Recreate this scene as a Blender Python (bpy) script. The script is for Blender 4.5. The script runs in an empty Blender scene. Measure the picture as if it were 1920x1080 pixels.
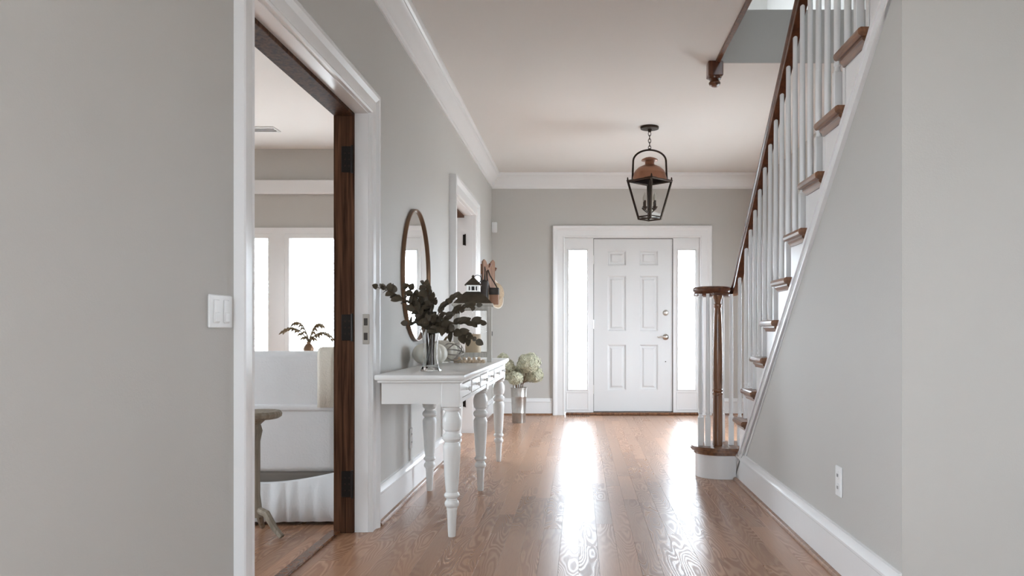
import bpy, bmesh, math, random
from mathutils import Vector, Matrix
random.seed(7)
SC = bpy.context.scene
COL = SC.collection
PI = math.pi

# ------------------------------------------------------------------ camera, sky, light, exposure
F = 1540.0                      # focal length in pixels of a 1920 wide frame
CH = 0.97                       # camera height
cam = bpy.data.cameras.new('camera')
cam.sensor_width = 36.0
cam.lens = 36.0 * F / 1920.0
cam.shift_x = -128.0 / 1920.0
cam.shift_y = 80.0 / 1920.0
cam.clip_start = 0.05
cam_ob = bpy.data.objects.new('camera', cam)
cam_ob.location = (0, 0, CH)
cam_ob.rotation_euler = (PI / 2, 0, 0)
COL.objects.link(cam_ob)
SC.camera = cam_ob

SKY_STRENGTH = 22.0
world = bpy.data.worlds.new('overcast_sky')
SC.world = world
world.use_nodes = True
bg = world.node_tree.nodes['Background']
bg.inputs[0].default_value = (0.83, 0.94, 1.05, 1)
bg.inputs[1].default_value = SKY_STRENGTH

SC.view_settings.view_transform = 'Standard'
SC.view_settings.look = 'None'
SC.view_settings.gamma = 1.0
SC.view_settings.use_curve_mapping = False
SC.view_settings.exposure = 0.13
SC.cycles.max_bounces = 8
SC.cycles.diffuse_bounces = 4
SC.cycles.glossy_bounces = 4
SC.cycles.transmission_bounces = 7
SC.cycles.transparent_max_bounces = 10
SC.cycles.sample_clamp_indirect = 8.0
SC.cycles.caustics_refractive = False
SC.cycles.use_denoising = True
SC.cycles.use_adaptive_sampling = True
SC.cycles.adaptive_threshold = 0.03


def portal(loc, rot, sx, sy):
    """guides the sky light through a window opening"""
    l = bpy.data.lights.new('window_daylight', 'AREA')
    l.shape = 'RECTANGLE'
    l.size, l.size_y = sx, sy
    l.cycles.is_portal = True
    o = bpy.data.objects.new('window_daylight', l)
    o.location = loc
    o.rotation_euler = rot
    COL.objects.link(o)


ROT_IN_NEG_Y = (-PI / 2, 0, 0)          # light travels towards -Y
ROT_IN_POS_Y = (PI / 2, 0, 0)           # light travels towards +Y
ROT_IN_POS_X = (0, -PI / 2, 0)
ROT_IN_NEG_X = (0, PI / 2, 0)


# ------------------------------------------------------------------ helpers
class MB:
    """collects geometry, builds ONE mesh object"""

    def __init__(self):
        self.v = []
        self.f = []

    def add(self, vs, fs):
        n = len(self.v)
        self.v += [tuple(p) for p in vs]
        self.f += [tuple(i + n for i in f) for f in fs]
        return self

    def box(self, x0, x1, y0, y1, z0, z1):
        x0, x1 = min(x0, x1), max(x0, x1)
        y0, y1 = min(y0, y1), max(y0, y1)
        z0, z1 = min(z0, z1), max(z0, z1)
        return self.add([(x0, y0, z0), (x1, y0, z0), (x1, y1, z0), (x0, y1, z0),
                         (x0, y0, z1), (x1, y0, z1), (x1, y1, z1), (x0, y1, z1)],
                        [(0, 3, 2, 1), (4, 5, 6, 7), (0, 1, 5, 4), (1, 2, 6, 5), (2, 3, 7, 6), (3, 0, 4, 7)])

    def bbox(self, x0, x1, y0, y1, z0, z1, b=0.004, seg=1):
        bm = bmesh.new()
        bmesh.ops.create_cube(bm, size=1.0)
        for v in bm.verts:
            v.co = Vector(((x0 + x1) / 2 + v.co.x * (x1 - x0), (y0 + y1) / 2 + v.co.y * (y1 - y0),
                           (z0 + z1) / 2 + v.co.z * (z1 - z0)))
        bmesh.ops.bevel(bm, geom=bm.edges[:], offset=b, segments=seg, profile=0.5, affect='EDGES')
        return self.bm(bm)

    def bm(self, bm, M=None):
        bm.verts.index_update()
        vs = [(M @ v.co if M else v.co.copy()) for v in bm.verts]
        fs = [tuple(v.index for v in f.verts) for f in bm.faces]
        bm.free()
        return self.add(vs, fs)

    def lathe(self, prof, seg=24, c=(0, 0, 0), M=None):
        vs, fs = [], []
        n = len(prof)
        for i in range(seg):
            a = 2 * PI * i / seg
            for r, z in prof:
                p = Vector((r * math.cos(a), r * math.sin(a), z))
                if M is not None:
                    p = M @ p
                vs.append((p.x + c[0], p.y + c[1], p.z + c[2]))
        for i in range(seg):
            j = (i + 1) % seg
            for k in range(n - 1):
                fs.append((i * n + k, j * n + k, j * n + k + 1, i * n + k + 1))
        if prof[0][0] > 1e-6:
            fs.append(tuple(i * n for i in range(seg)))
        if prof[-1][0] > 1e-6:
            fs.append(tuple(i * n + n - 1 for i in range(seg)))
        return self.add(vs, fs)

    def tube(self, pts, r, seg=8, closed=False):
        pts = [Vector(p) for p in pts]
        n = len(pts)
        rs = r if isinstance(r, (list, tuple)) else [r] * n
        T = []
        for i in range(n):
            a = pts[(i - 1) % n] if (closed or i > 0) else pts[i]
            b = pts[(i + 1) % n] if (closed or i < n - 1) else pts[i]
            T.append((b - a).normalized())
        up = Vector((0, 0, 1)) if abs(T[0].z) < 0.9 else Vector((1, 0, 0))
        nrm = (up - T[0] * up.dot(T[0])).normalized()
        vs, fs = [], []
        for i in range(n):
            nrm = (nrm - T[i] * nrm.dot(T[i])).normalized()
            bn = T[i].cross(nrm)
            for k in range(seg):
                a = 2 * PI * k / seg
                vs.append(pts[i] + (nrm * math.cos(a) + bn * math.sin(a)) * rs[i])
        m = n if closed else n - 1
        for i in range(m):
            j = (i + 1) % n
            for k in range(seg):
                l = (k + 1) % seg
                fs.append((i * seg + k, i * seg + l, j * seg + l, j * seg + k))
        if not closed:
            fs.append(tuple(range(seg)))
            fs.append(tuple((n - 1) * seg + k for k in range(seg)))
        return self.add(vs, fs)

    def prism(self, poly, fr, w0, w1):
        n = len(poly)
        vs = [fr(u, v, w0) for u, v in poly] + [fr(u, v, w1) for u, v in poly]
        fs = [tuple(range(n)), tuple(range(n, 2 * n))]
        for i in range(n):
            j = (i + 1) % n
            fs.append((i, j, n + j, n + i))
        return self.add(vs, fs)

    def sweep(self, prof, path, fr, closed=False):
        """profile (a = offset to the left of the path, b = along w) swept along a planar path with mitres"""
        n, m = len(path), len(prof)
        path = [Vector(p) for p in path]
        vs, fs = [], []
        for i in range(n):
            ns = []
            if closed or i > 0:
                d = (path[i] - path[(i - 1) % n]).normalized()
                ns.append(Vector((-d.y, d.x)))
            if closed or i < n - 1:
                d = (path[(i + 1) % n] - path[i]).normalized()
                ns.append(Vector((-d.y, d.x)))
            mi = ns[0] if len(ns) == 1 else (ns[0] + ns[1]) / (1 + ns[0].dot(ns[1]))
            for a, b in prof:
                q = path[i] + mi * a
                vs.append(fr(q.x, q.y, b))
        for i in range(n if closed else n - 1):
            j = (i + 1) % n
            for k in range(m):
                l = (k + 1) % m
                fs.append((i * m + k, i * m + l, j * m + l, j * m + k))
        if not closed:
            fs.append(tuple(range(m)))
            fs.append(tuple((n - 1) * m + k for k in range(m)))
        return self.add(vs, fs)

    def mesh(self, name, mat, smooth=30):
        me = bpy.data.meshes.new(name)
        me.from_pydata(self.v, [], self.f)
        bm = bmesh.new()
        bm.from_mesh(me)
        bmesh.ops.recalc_face_normals(bm, faces=bm.faces[:])
        bm.to_mesh(me)
        bm.free()
        me.materials.append(mat)
        if smooth:
            me.shade_smooth()
            me.set_sharp_from_angle(angle=math.radians(smooth))
        return me

    def build(self, name, mat, parent=None, smooth=30, loc=None, rot=None):
        o = bpy.data.objects.new(name, self.mesh(name, mat, smooth))
        COL.objects.link(o)
        if parent is not None:
            o.parent = parent
        if loc:
            o.location = loc
        if rot:
            o.rotation_euler = rot
        return o


def tag(o, label=None, cat=None, group=None, kind=None):
    if label:
        o['label'] = label
    if cat:
        o['category'] = cat
    if group:
        o['group'] = group
    if kind:
        o['kind'] = kind
    return o


def thing(name, label, cat, loc=(0, 0, 0), rz=0, group=None, kind=None):
    o = bpy.data.objects.new(name, None)
    o.empty_display_size = 0.1
    COL.objects.link(o)
    o.location = loc
    o.rotation_euler = (0, 0, rz)
    return tag(o, label, cat, group, kind)


def share(src, parent, loc, rot=None, scale=None, name=None):
    """another piece with the same mesh"""
    o = src.copy()
    if name:
        o.name = name
    COL.objects.link(o)
    o.parent = parent
    o.location = loc
    if rot:
        o.rotation_euler = rot
    if scale:
        o.scale = scale
    return o


def lin(r, g, b):
    def f(c):
        c /= 255.0
        return c / 12.92 if c <= 0.04045 else ((c + 0.055) / 1.055) ** 2.4
    return (f(r), f(g), f(b), 1.0)


# ------------------------------------------------------------------ materials (procedural)
def mat(name, col, rough=0.5, metal=0.0, var=0.06, scale=6.0, bump=0.0, bump_scale=60.0, spec=0.5, stretch=None,
        trans=0.0, ior=1.45, coat=0.0, sheen=0.0):
    m = bpy.data.materials.new(name)
    m.use_nodes = True
    nt = m.node_tree
    p = nt.nodes['Principled BSDF']
    p.inputs['Roughness'].default_value = rough
    p.inputs['Metallic'].default_value = metal
    p.inputs['Specular IOR Level'].default_value = spec
    p.inputs['IOR'].default_value = ior
    p.inputs['Transmission Weight'].default_value = trans
    p.inputs['Coat Weight'].default_value = coat
    p.inputs['Sheen Weight'].default_value = sheen
    tc = nt.nodes.new('ShaderNodeTexCoord')
    mp = nt.nodes.new('ShaderNodeMapping')
    if stretch:
        mp.inputs['Scale'].default_value = stretch
    nt.links.new(tc.outputs['Object'], mp.inputs['Vector'])
    nz = nt.nodes.new('ShaderNodeTexNoise')
    nz.inputs['Scale'].default_value = scale
    nz.inputs['Detail'].default_value = 4
    nt.links.new(mp.outputs[0], nz.inputs['Vector'])
    rp = nt.nodes.new('ShaderNodeValToRGB')
    c = Vector(col[:3])
    rp.color_ramp.elements[0].position = 0.25
    rp.color_ramp.elements[1].position = 0.75
    rp.color_ramp.elements[0].color = (*(c * (1 - var)), 1)
    rp.color_ramp.elements[1].color = (*[min(1, x) for x in c * (1 + var)], 1)
    nt.links.new(nz.outputs[0], rp.inputs[0])
    nt.links.new(rp.outputs[0], p.inputs['Base Color'])
    if bump:
        nb = nt.nodes.new('ShaderNodeTexNoise')
        nb.inputs['Scale'].default_value = bump_scale
        nb.inputs['Detail'].default_value = 5
        nt.links.new(mp.outputs[0], nb.inputs['Vector'])
        b = nt.nodes.new('ShaderNodeBump')
        b.inputs['Strength'].default_value = bump
        b.inputs['Distance'].default_value = 0.01
        nt.links.new(nb.outputs[0], b.inputs['Height'])
        nt.links.new(b.outputs[0], p.inputs['Normal'])
    return m


def wood(name, dark, light, rough=0.3, axis=(14, 14, 1.2), coat=0.2, scale=3.0, spec=0.5):
    m = bpy.data.materials.new(name)
    m.use_nodes = True
    nt = m.node_tree
    p = nt.nodes['Principled BSDF']
    tc = nt.nodes.new('ShaderNodeTexCoord')
    mp = nt.nodes.new('ShaderNodeMapping')
    mp.inputs['Scale'].default_value = axis
    nt.links.new(tc.outputs['Object'], mp.inputs['Vector'])
    nz = nt.nodes.new('ShaderNodeTexNoise')
    nz.inputs['Scale'].default_value = scale
    nz.inputs['Detail'].default_value = 6
    nz.inputs['Distortion'].default_value = 0.6
    nt.links.new(mp.outputs[0], nz.inputs['Vector'])
    rp = nt.nodes.new('ShaderNodeValToRGB')
    rp.color_ramp.elements[0].position = 0.32
    rp.color_ramp.elements[1].position = 0.68
    rp.color_ramp.elements[0].color = dark
    rp.color_ramp.elements[1].color = light
    nt.links.new(nz.outputs[0], rp.inputs[0])
    nt.links.new(rp.outputs[0], p.inputs['Base Color'])
    p.inputs['Roughness'].default_value = rough
    p.inputs['Specular IOR Level'].default_value = spec
    p.inputs['Coat Weight'].default_value = coat
    p.inputs['Coat Roughness'].default_value = 0.15
    b = nt.nodes.new('ShaderNodeBump')
    b.inputs['Strength'].default_value = 0.15
    b.inputs['Distance'].default_value = 0.003
    nt.links.new(nz.outputs[0], b.inputs['Height'])
    nt.links.new(b.outputs[0], p.inputs['Normal'])
    return m


def oak_floor(name):
    m = bpy.data.materials.new(name)
    m.use_nodes = True
    nt = m.node_tree
    N, L = nt.nodes, nt.links
    p = N['Principled BSDF']
    geo = N.new('ShaderNodeNewGeometry')
    oi = N.new('ShaderNodeObjectInfo')
    # every plank is cut from another piece of the log: offset by its random number
    mul = N.new('ShaderNodeMath'); mul.operation = 'MULTIPLY'; mul.inputs[1].default_value = 57.0
    L.new(oi.outputs['Random'], mul.inputs[0])
    comb = N.new('ShaderNodeCombineXYZ')
    L.new(mul.outputs[0], comb.inputs[0]); L.new(mul.outputs[0], comb.inputs[1]); L.new(mul.outputs[0], comb.inputs[2])
    mp = N.new('ShaderNodeMapping')
    mp.inputs['Scale'].default_value = (7.5, 1.15, 1.0)
    L.new(geo.outputs['Position'], mp.inputs['Vector'])
    ad = N.new('ShaderNodeVectorMath'); ad.operation = 'ADD'
    L.new(mp.outputs[0], ad.inputs[0]); L.new(comb.outputs[0], ad.inputs[1])
    nz = N.new('ShaderNodeTexNoise'); nz.inputs['Scale'].default_value = 1.0; nz.inputs['Detail'].default_value = 2.2
    nz.inputs['Roughness'].default_value = 0.42
    L.new(ad.outputs[0], nz.inputs['Vector'])
    # growth rings = contour lines of the slow noise
    k = N.new('ShaderNodeMath'); k.operation = 'MULTIPLY'; k.inputs[1].default_value = 150.0
    L.new(nz.outputs[0], k.inputs[0])
    s = N.new('ShaderNodeMath'); s.operation = 'SINE'; L.new(k.outputs[0], s.inputs[0])
    ring = N.new('ShaderNodeMapRange'); ring.inputs[1].default_value = -0.6; ring.inputs[2].default_value = 0.9
    L.new(s.outputs[0], ring.inputs[0])
    # only some boards, and only parts of them, show bold figure
    msk = N.new('ShaderNodeTexNoise'); msk.inputs['Scale'].default_value = 0.45; msk.inputs['Detail'].default_value = 1
    L.new(ad.outputs[0], msk.inputs['Vector'])
    mm = N.new('ShaderNodeMapRange'); mm.inputs[1].default_value = 0.40; mm.inputs[2].default_value = 0.62
    L.new(msk.outputs[0], mm.inputs[0])
    rmix = N.new('ShaderNodeMix'); rmix.data_type = 'FLOAT'; rmix.inputs[2].default_value = 0.62
    L.new(mm.outputs[0], rmix.inputs[0]); L.new(ring.outputs[0], rmix.inputs[3])
    ring = rmix
    # fine pores
    mp2 = N.new('ShaderNodeMapping'); mp2.inputs['Scale'].default_value = (220, 9, 1)
    L.new(geo.outputs['Position'], mp2.inputs['Vector'])
    nz2 = N.new('ShaderNodeTexNoise'); nz2.inputs['Scale'].default_value = 1.0; nz2.inputs['Detail'].default_value = 3
    L.new(mp2.outputs[0], nz2.inputs['Vector'])
    mixf = N.new('ShaderNodeMath'); mixf.operation = 'MULTIPLY_ADD'
    L.new(nz2.outputs[0], mixf.inputs[0]); mixf.inputs[1].default_value = 0.45
    half = N.new('ShaderNodeMath'); half.operation = 'MULTIPLY'; half.inputs[1].default_value = 0.6
    L.new(ring.outputs[0], half.inputs[0]); L.new(half.outputs[0], mixf.inputs[2])
    rp = N.new('ShaderNodeValToRGB')
    rp.color_ramp.elements[0].position = 0.1; rp.color_ramp.elements[1].position = 0.85
    rp.color_ramp.elements[0].color = lin(146, 102, 74)
    rp.color_ramp.elements[1].color = lin(192, 148, 116)
    L.new(mixf.outputs[0], rp.inputs[0])
    # plank to plank tone
    tone = N.new('ShaderNodeMapRange'); tone.inputs[3].default_value = 0.78; tone.inputs[4].default_value = 1.06
    L.new(oi.outputs['Random'], tone.inputs[0])
    hsv = N.new('ShaderNodeHueSaturation'); hsv.inputs['Saturation'].default_value = 1.0
    L.new(tone.outputs[0], hsv.inputs['Value']); L.new(rp.outputs[0], hsv.inputs['Color'])
    L.new(hsv.outputs[0], p.inputs['Base Color'])
    rg = N.new('ShaderNodeMapRange'); rg.inputs[3].default_value = 0.37; rg.inputs[4].default_value = 0.27
    L.new(ring.outputs[0], rg.inputs[0]); L.new(rg.outputs[0], p.inputs['Roughness'])
    sg = N.new('ShaderNodeMapRange'); sg.inputs[3].default_value = 0.45; sg.inputs[4].default_value = 0.9
    L.new(ring.outputs[0], sg.inputs[0]); L.new(sg.outputs[0], p.inputs['Specular IOR Level'])
    b = N.new('ShaderNodeBump'); b.inputs['Strength'].default_value = 0.012; b.inputs['Distance'].default_value = 0.002
    L.new(mixf.outputs[0], b.inputs['Height']); L.new(b.outputs[0], p.inputs['Normal'])
    return m


def thin_glass(name, tint=(0.985, 0.985, 0.985, 1), refl=0.06):
    m = bpy.data.materials.new(name)
    m.use_nodes = True
    nt = m.node_tree
    nt.nodes.remove(nt.nodes['Principled BSDF'])
    out = nt.nodes['Material Output']
    t = nt.nodes.new('ShaderNodeBsdfTransparent'); t.inputs[0].default_value = tint
    g = nt.nodes.new('ShaderNodeBsdfGlossy'); g.inputs['Roughness'].default_value = 0.02
    mx = nt.nodes.new('ShaderNodeMixShader')
    lw = nt.nodes.new('ShaderNodeLayerWeight'); lw.inputs[0].default_value = 0.35
    mr = nt.nodes.new('ShaderNodeMapRange'); mr.inputs[3].default_value = refl * 0.4; mr.inputs[4].default_value = 0.45
    nt.links.new(lw.outputs['Facing'], mr.inputs[0])
    pw = nt.nodes.new('ShaderNodeMath'); pw.operation = 'POWER'; pw.inputs[1].default_value = 1.6
    nt.links.new(mr.outputs[0], pw.inputs[0])
    nt.links.new(pw.outputs[0], mx.inputs[0])
    nt.links.new(t.outputs[0], mx.inputs[1]); nt.links.new(g.outputs[0], mx.inputs[2])
    nt.links.new(mx.outputs[0], out.inputs['Surface'])
    return m


WALL = mat('greige_wall_paint', (0.56, 0.54, 0.508, 1), 0.62, var=0.015, scale=1.2, bump=0.06, bump_scale=180)
TRIM = mat('white_gloss_paint', (0.85, 0.845, 0.84, 1), 0.22, var=0.012, scale=3, bump=0.02, bump_scale=30)
CEIL = mat('ceiling_paint', (0.80, 0.765, 0.73, 1), 0.85, var=0.012, scale=1.0, bump=0.04, bump_scale=200)
DOORW = mat('white_door_paint', (0.76, 0.76, 0.755, 1), 0.35, var=0.01, scale=2)
TABLEW = mat('white_table_paint', (0.84, 0.84, 0.82, 1), 0.24, var=0.015, scale=5, bump=0.03, bump_scale=40)
OAK = oak_floor('oak_floor')
SUB = mat('subfloor', lin(60, 42, 32), 0.8)
STAIRW = wood('stair_oak', lin(92, 58, 38), lin(138, 94, 64), 0.26)
TREADW = wood('tread_oak', lin(92, 58, 38), lin(142, 98, 68), 0.3, axis=(14, 1.2, 14), coat=0.1)
RAILW = wood('handrail_oak', lin(78, 44, 28), lin(116, 70, 46), 0.28)
SHOEW = wood('shoe_oak', lin(120, 82, 58), lin(160, 118, 88), 0.35)
DARKW = wood('stained_jamb', lin(46, 29, 20), lin(100, 70, 52), 0.6, axis=(30, 30, 1.2), scale=2.2, coat=0.0, spec=0.05)
BLACKM = mat('black_iron', lin(34, 28, 24), 0.45, metal=0.6, var=0.2)
BRONZE = mat('dark_bronze', lin(52, 40, 32), 0.45, metal=0.7, var=0.2)
COPPER = mat('aged_copper', lin(150, 108, 86), 0.34, metal=0.8, var=0.15, scale=9)
NICKEL = mat('satin_nickel', lin(190, 184, 176), 0.28, metal=1.0, var=0.05)
GALV = mat('galvanised_steel', lin(176, 172, 166), 0.36, metal=0.9, var=0.16, scale=22)
MFRAME = mat('brown_bronze_frame', lin(120, 92, 70), 0.35, metal=0.6, var=0.15)
BRASS = mat('brass_frame', lin(166, 128, 84), 0.3, metal=0.9, var=0.1)
MIRROR = mat('mirror_silver', (0.92, 0.93, 0.93, 1), 0.015, metal=1.0, var=0.0)
PANE = thin_glass('window_pane')
LGLASS = thin_glass('lantern_pane', (0.97, 0.97, 0.965, 1), 0.03)
VGLASS = mat('clear_glass', (1, 1, 1, 1), 0.02, var=0.0, trans=1.0, ior=1.45)
LEAF = mat('eucalyptus_leaf', lin(84, 75, 60), 0.55, var=0.35, scale=30)
STEM = mat('eucalyptus_stem', lin(84, 66, 50), 0.6, var=0.2)
PUMP = mat('white_pumpkin_skin', lin(226, 222, 210), 0.4, var=0.04, scale=12)
PSTEM = mat('pumpkin_stalk', lin(138, 120, 92), 0.8, var=0.2)
GREYWOOD = wood('weathered_white_wood', lin(186, 182, 172), lin(226, 223, 216), 0.5, coat=0.0)
ROOFM = mat('dark_lantern_roof', lin(84, 77, 66), 0.35, metal=0.5, var=0.25, scale=30)
CANDLE = mat('cream_wax', lin(226, 206, 178), 0.5, var=0.04)
BEAD = wood('pale_wood_bead', lin(206, 182, 154), lin(232, 214, 190), 0.5, coat=0.0)
HYDR = mat('dried_hydrangea', lin(196, 194, 170), 0.8, var=0.3, scale=45)
HSTEM = mat('dried_stem', lin(112, 84, 58), 0.8, var=0.2)
PLASTIC = mat('white_plastic', (0.82, 0.82, 0.81, 1), 0.35, var=0.01)
SLOT = mat('dark_slot', lin(70, 66, 62), 0.6)
CLOTH = mat('white_slipcover', (0.78, 0.78, 0.78, 1), 0.9, var=0.03, bump=0.2, bump_scale=90, sheen=0.2)
THROW = mat('cream_throw', lin(222, 214, 200), 0.95, var=0.05, bump=0.3, bump_scale=120)
TABLEG = wood('grey_driftwood', lin(120, 110, 96), lin(168, 158, 142), 0.6, coat=0.0)
FROND = mat('dried_frond', lin(104, 86, 60), 0.8, var=0.2, scale=20)
LEATHER = mat('tan_leather', lin(132, 96, 74), 0.5, var=0.12, bump=0.1)
DLEATHER = mat('dark_leather', lin(44, 36, 30), 0.5, var=0.15, bump=0.1)
STRAW = mat('woven_straw', lin(176, 154, 128), 0.85, var=0.2, scale=60, bump=0.4, bump_scale=120)
HATRIM = mat('pale_hat_edge', lin(222, 214, 200), 0.8, var=0.06)
GRASS = mat('pale_paving', lin(172, 170, 166), 0.95, var=0.15, scale=2)
BARK = mat('grey_bark', lin(170, 164, 156), 0.9, var=0.15)
BULB = mat('frosted_bulb', lin(230, 224, 212), 0.25, var=0.0, trans=0.5)

# ------------------------------------------------------------------ the setting
ZC = 2.774          # ceiling
XL = -1.02          # left wall face
XR = 1.03           # spandrel wall face
YB = 9.45           # back wall face
XF = 2.15           # far stair wall
YN = 2.63           # wall that faces the camera on the right
XE = 1.75           # right end of the room behind the camera, pulled in to dim the facing wall
YR = -3.2           # wall behind the camera
WT = 0.15
LW0 = XL - WT       # room side of the left wall
D1A, D1B, D1Z = 2.53, 3.95, 2.015     # first doorway in the left wall
D2A, D2B, D2Z = 6.52, 7.78, 2.06      # second doorway
RY0, RY1, RX0 = 0.4, 8.15, -4.6       # side room

IDF = lambda u, v, w: (u, v, w)
FLEFT = lambda u, v, w: (XL + w, u, v)            # plane of the left wall: u = Y, v = Z
FBACK = lambda u, v, w: (u, YB - w, v)            # plane of the back wall: u = X, v = Z
FRIGHT = lambda u, v, w: (XR - w, u, v)


def struct(name, mb, m, label, cat='wall', smooth=30):
    return tag(mb.build(name, m, smooth=smooth), label, cat, kind='structure')


# left wall with its two doorways
b = MB()
e = 0.02
LBY0, LBY1, LBZ0, LBZ1 = -1.1, 0.1, 0.7, 2.2
for y0, y1, z0, z1 in ((YR, LBY0, 0, ZC), (LBY0, LBY1, 0, LBZ0), (LBY0, LBY1, LBZ1, ZC), (LBY1, D1A - e, 0, ZC), (D1A - e, D1B + e, D1Z + e, ZC), (D1B + e, D2A - e, 0, ZC),
                       (D2A - e, D2B + e, D2Z + e, ZC), (D2B + e, YB + WT, 0, ZC)):
    b.box(LW0, XL, y0, y1, z0, z1)
portal((XL - WT / 2, (LBY0 + LBY1) / 2, (LBZ0 + LBZ1) / 2), ROT_IN_POS_X, LBZ1 - LBZ0, LBY1 - LBY0)
struct('wall_left', b, WALL, 'warm grey painted wall with two doorways along the left of the hall', smooth=0)

# back wall with the entrance opening
OX0, OX1, OZ = -0.18, 1.375, 2.04
b = MB()
b.box(XL, OX0, YB, YB + WT, 0, ZC).box(OX0, OX1, YB, YB + WT, OZ, ZC).box(OX1, XF + WT, YB, YB + WT, 0, ZC)
struct('wall_back', b, WALL, 'warm grey wall around the white front door', smooth=0)

# stairs
RISE, RUN = 0.205, 0.2656
YT2 = 5.185         # middle of the second tread


def tread_y(k):
    return YT2 - (k - 2) * RUN


def trim_z(y):      # upper edge of the white skirt moulding on the spandrel wall
    return 1.40 + (3.69 - y) * 0.772


# spandrel wall below the stairs
TW = 0.088          # height of the skirt moulding measured upright
YS = 5.36
b = MB()
YW = YN + 0.12
poly = [(YW, 0), (YS, 0), (YS, max(0.02, trim_z(YS) - TW + 0.04)), (YW, trim_z(YW) - TW + 0.04)]
b.prism(poly, FRIGHT, 0.0, -0.12)
struct('wall_right', b, WALL, 'smooth grey spandrel wall under the staircase', smooth=0)
b = MB()
b.box(XR, XE + WT, YN, YN + 0.12, 0, 2.12)
struct('wall_front', b, WALL, 'plain grey wall facing the camera at the right edge', smooth=0)
b = MB()
SW0, SW1, SWZ0, SWZ1 = 6.4, 8.0, 0.5, 1.86
b.box(XF, XF + WT, YN + 0.12, SW0, 0, 5.5).box(XF, XF + WT, SW1, YB, 0, 5.5)
b.box(XF, XF + WT, SW0, SW1, 0, SWZ0).box(XF, XF + WT, SW0, SW1, SWZ1, 5.5)
portal((XF + WT / 2, (SW0 + SW1) / 2, (SWZ0 + SWZ1) / 2), ROT_IN_NEG_X, SWZ1 - SWZ0, SW1 - SW0)
struct('wall_stair', b, WALL, 'grey wall on the far side of the staircase', smooth=0)

# ceiling with the stairwell opening
HX, HY0, HY1 = 0.915, 1.5, 5.54
b = MB()
b.box(LW0, HX, YR, YB + WT, ZC, ZC + 0.3).box(HX, XF + WT, HY1, YB + WT, ZC, ZC + 0.3).box(HX, XF + WT, YR, HY0, ZC, ZC + 0.3)
struct('ceiling', b, CEIL, 'warm white hall ceiling with an opening over the stairs', 'ceiling', smooth=0)
b = MB()
b.box(HX, XF, HY1 - 0.014, HY1 - 0.001, ZC - 0.002, 3.13).box(HX + 0.001, HX + 0.014, HY0, HY1 - 0.014, ZC - 0.002, 3.13)
struct('trim_1', b, WALL, 'grey painted edge of the upper floor inside the stairwell', 'trim', smooth=0)

# upper floor seen through the stairwell
b = MB()
b.box(LW0, XF + WT, -0.4, YB + WT, 5.5, 5.6)
struct('ceiling', b, CEIL, 'white ceiling of the upper floor above the stairwell', 'ceiling', smooth=0)
b = MB()
UW0, UW1, UWZ0, UWZ1 = 6.9, 8.7, 3.8, 5.1
b.box(LW0 - 0.1, LW0, -0.4, UW0, ZC + 0.3, 5.5).box(LW0 - 0.1, LW0, UW1, YB + WT, ZC + 0.3, 5.5)
b.box(LW0 - 0.1, LW0, UW0, UW1, ZC + 0.3, UWZ0).box(LW0 - 0.1, LW0, UW0, UW1, UWZ1, 5.5)
portal((LW0 - 0.05, (UW0 + UW1) / 2, (UWZ0 + UWZ1) / 2), ROT_IN_POS_X, UWZ1 - UWZ0, UW1 - UW0)
b.box(LW0, 0.9, -0.55, -0.4, ZC + 0.3, 5.5).box(1.9, XF + WT, -0.55, -0.4, ZC + 0.3, 5.5)
b.box(0.9, 1.9, -0.55, -0.4, ZC + 0.3, 3.75).box(0.9, 1.9, -0.55, -0.4, 4.55, 5.5)
b.box(LW0, XF + WT, YB, YB + WT, 3.07, 5.5)
b.box(XF, XF + WT, -0.4, YN + 0.12, ZC + 0.3, 5.5)
struct('wall_upper', b, WALL, 'grey walls of the upper floor above the stairwell', smooth=0)
portal((1.4, -0.47, 4.15), ROT_IN_POS_Y, 1.0, 0.8)

# room behind the camera: unseen wall with a window added for daylight
WINR = [(-0.8, 0.4)]
WZ0, WZ1 = 0.9, 2.1
b = MB()
xs = [LW0] + [x for w in WINR for x in w] + [XE + WT]
for i in range(0, len(xs), 2):
    b.box(xs[i], xs[i + 1], YR - WT, YR, 0, ZC)
for x0, x1 in WINR:
    b.box(x0, x1, YR - WT, YR, 0, WZ0).box(x0, x1, YR - WT, YR, WZ1, ZC)
    portal(((x0 + x1) / 2, YR - WT / 2, (WZ0 + WZ1) / 2), ROT_IN_POS_Y, x1 - x0, WZ1 - WZ0)
struct('wall_rear', b, WALL, 'grey wall behind the camera holding an added window', smooth=0)
b = MB()
b.box(XE, XE + WT, YR, -1.9, 0, ZC).box(XE, XE + WT, -0.8, HY0, 0, ZC).box(XE, XE + WT, HY0, YN, 0, 2.05)
b.box(XE, XE + WT, -1.9, -0.8, 0, 0.75).box(XE, XE + WT, -1.9, -0.8, 2.05, ZC)
b.box(XE + WT, XF + WT, HY0 - 0.1, HY0, 0, ZC).box(XF, XF + WT, HY0, YN + 0.12, 0, ZC + 0.3)
struct('wall_side', b, WALL, 'unseen grey wall right of the camera, set close to cut light, with an added window', smooth=0)
portal((XE + WT / 2, -1.35, 1.4), ROT_IN_NEG_X, 1.3, 1.1)

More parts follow.
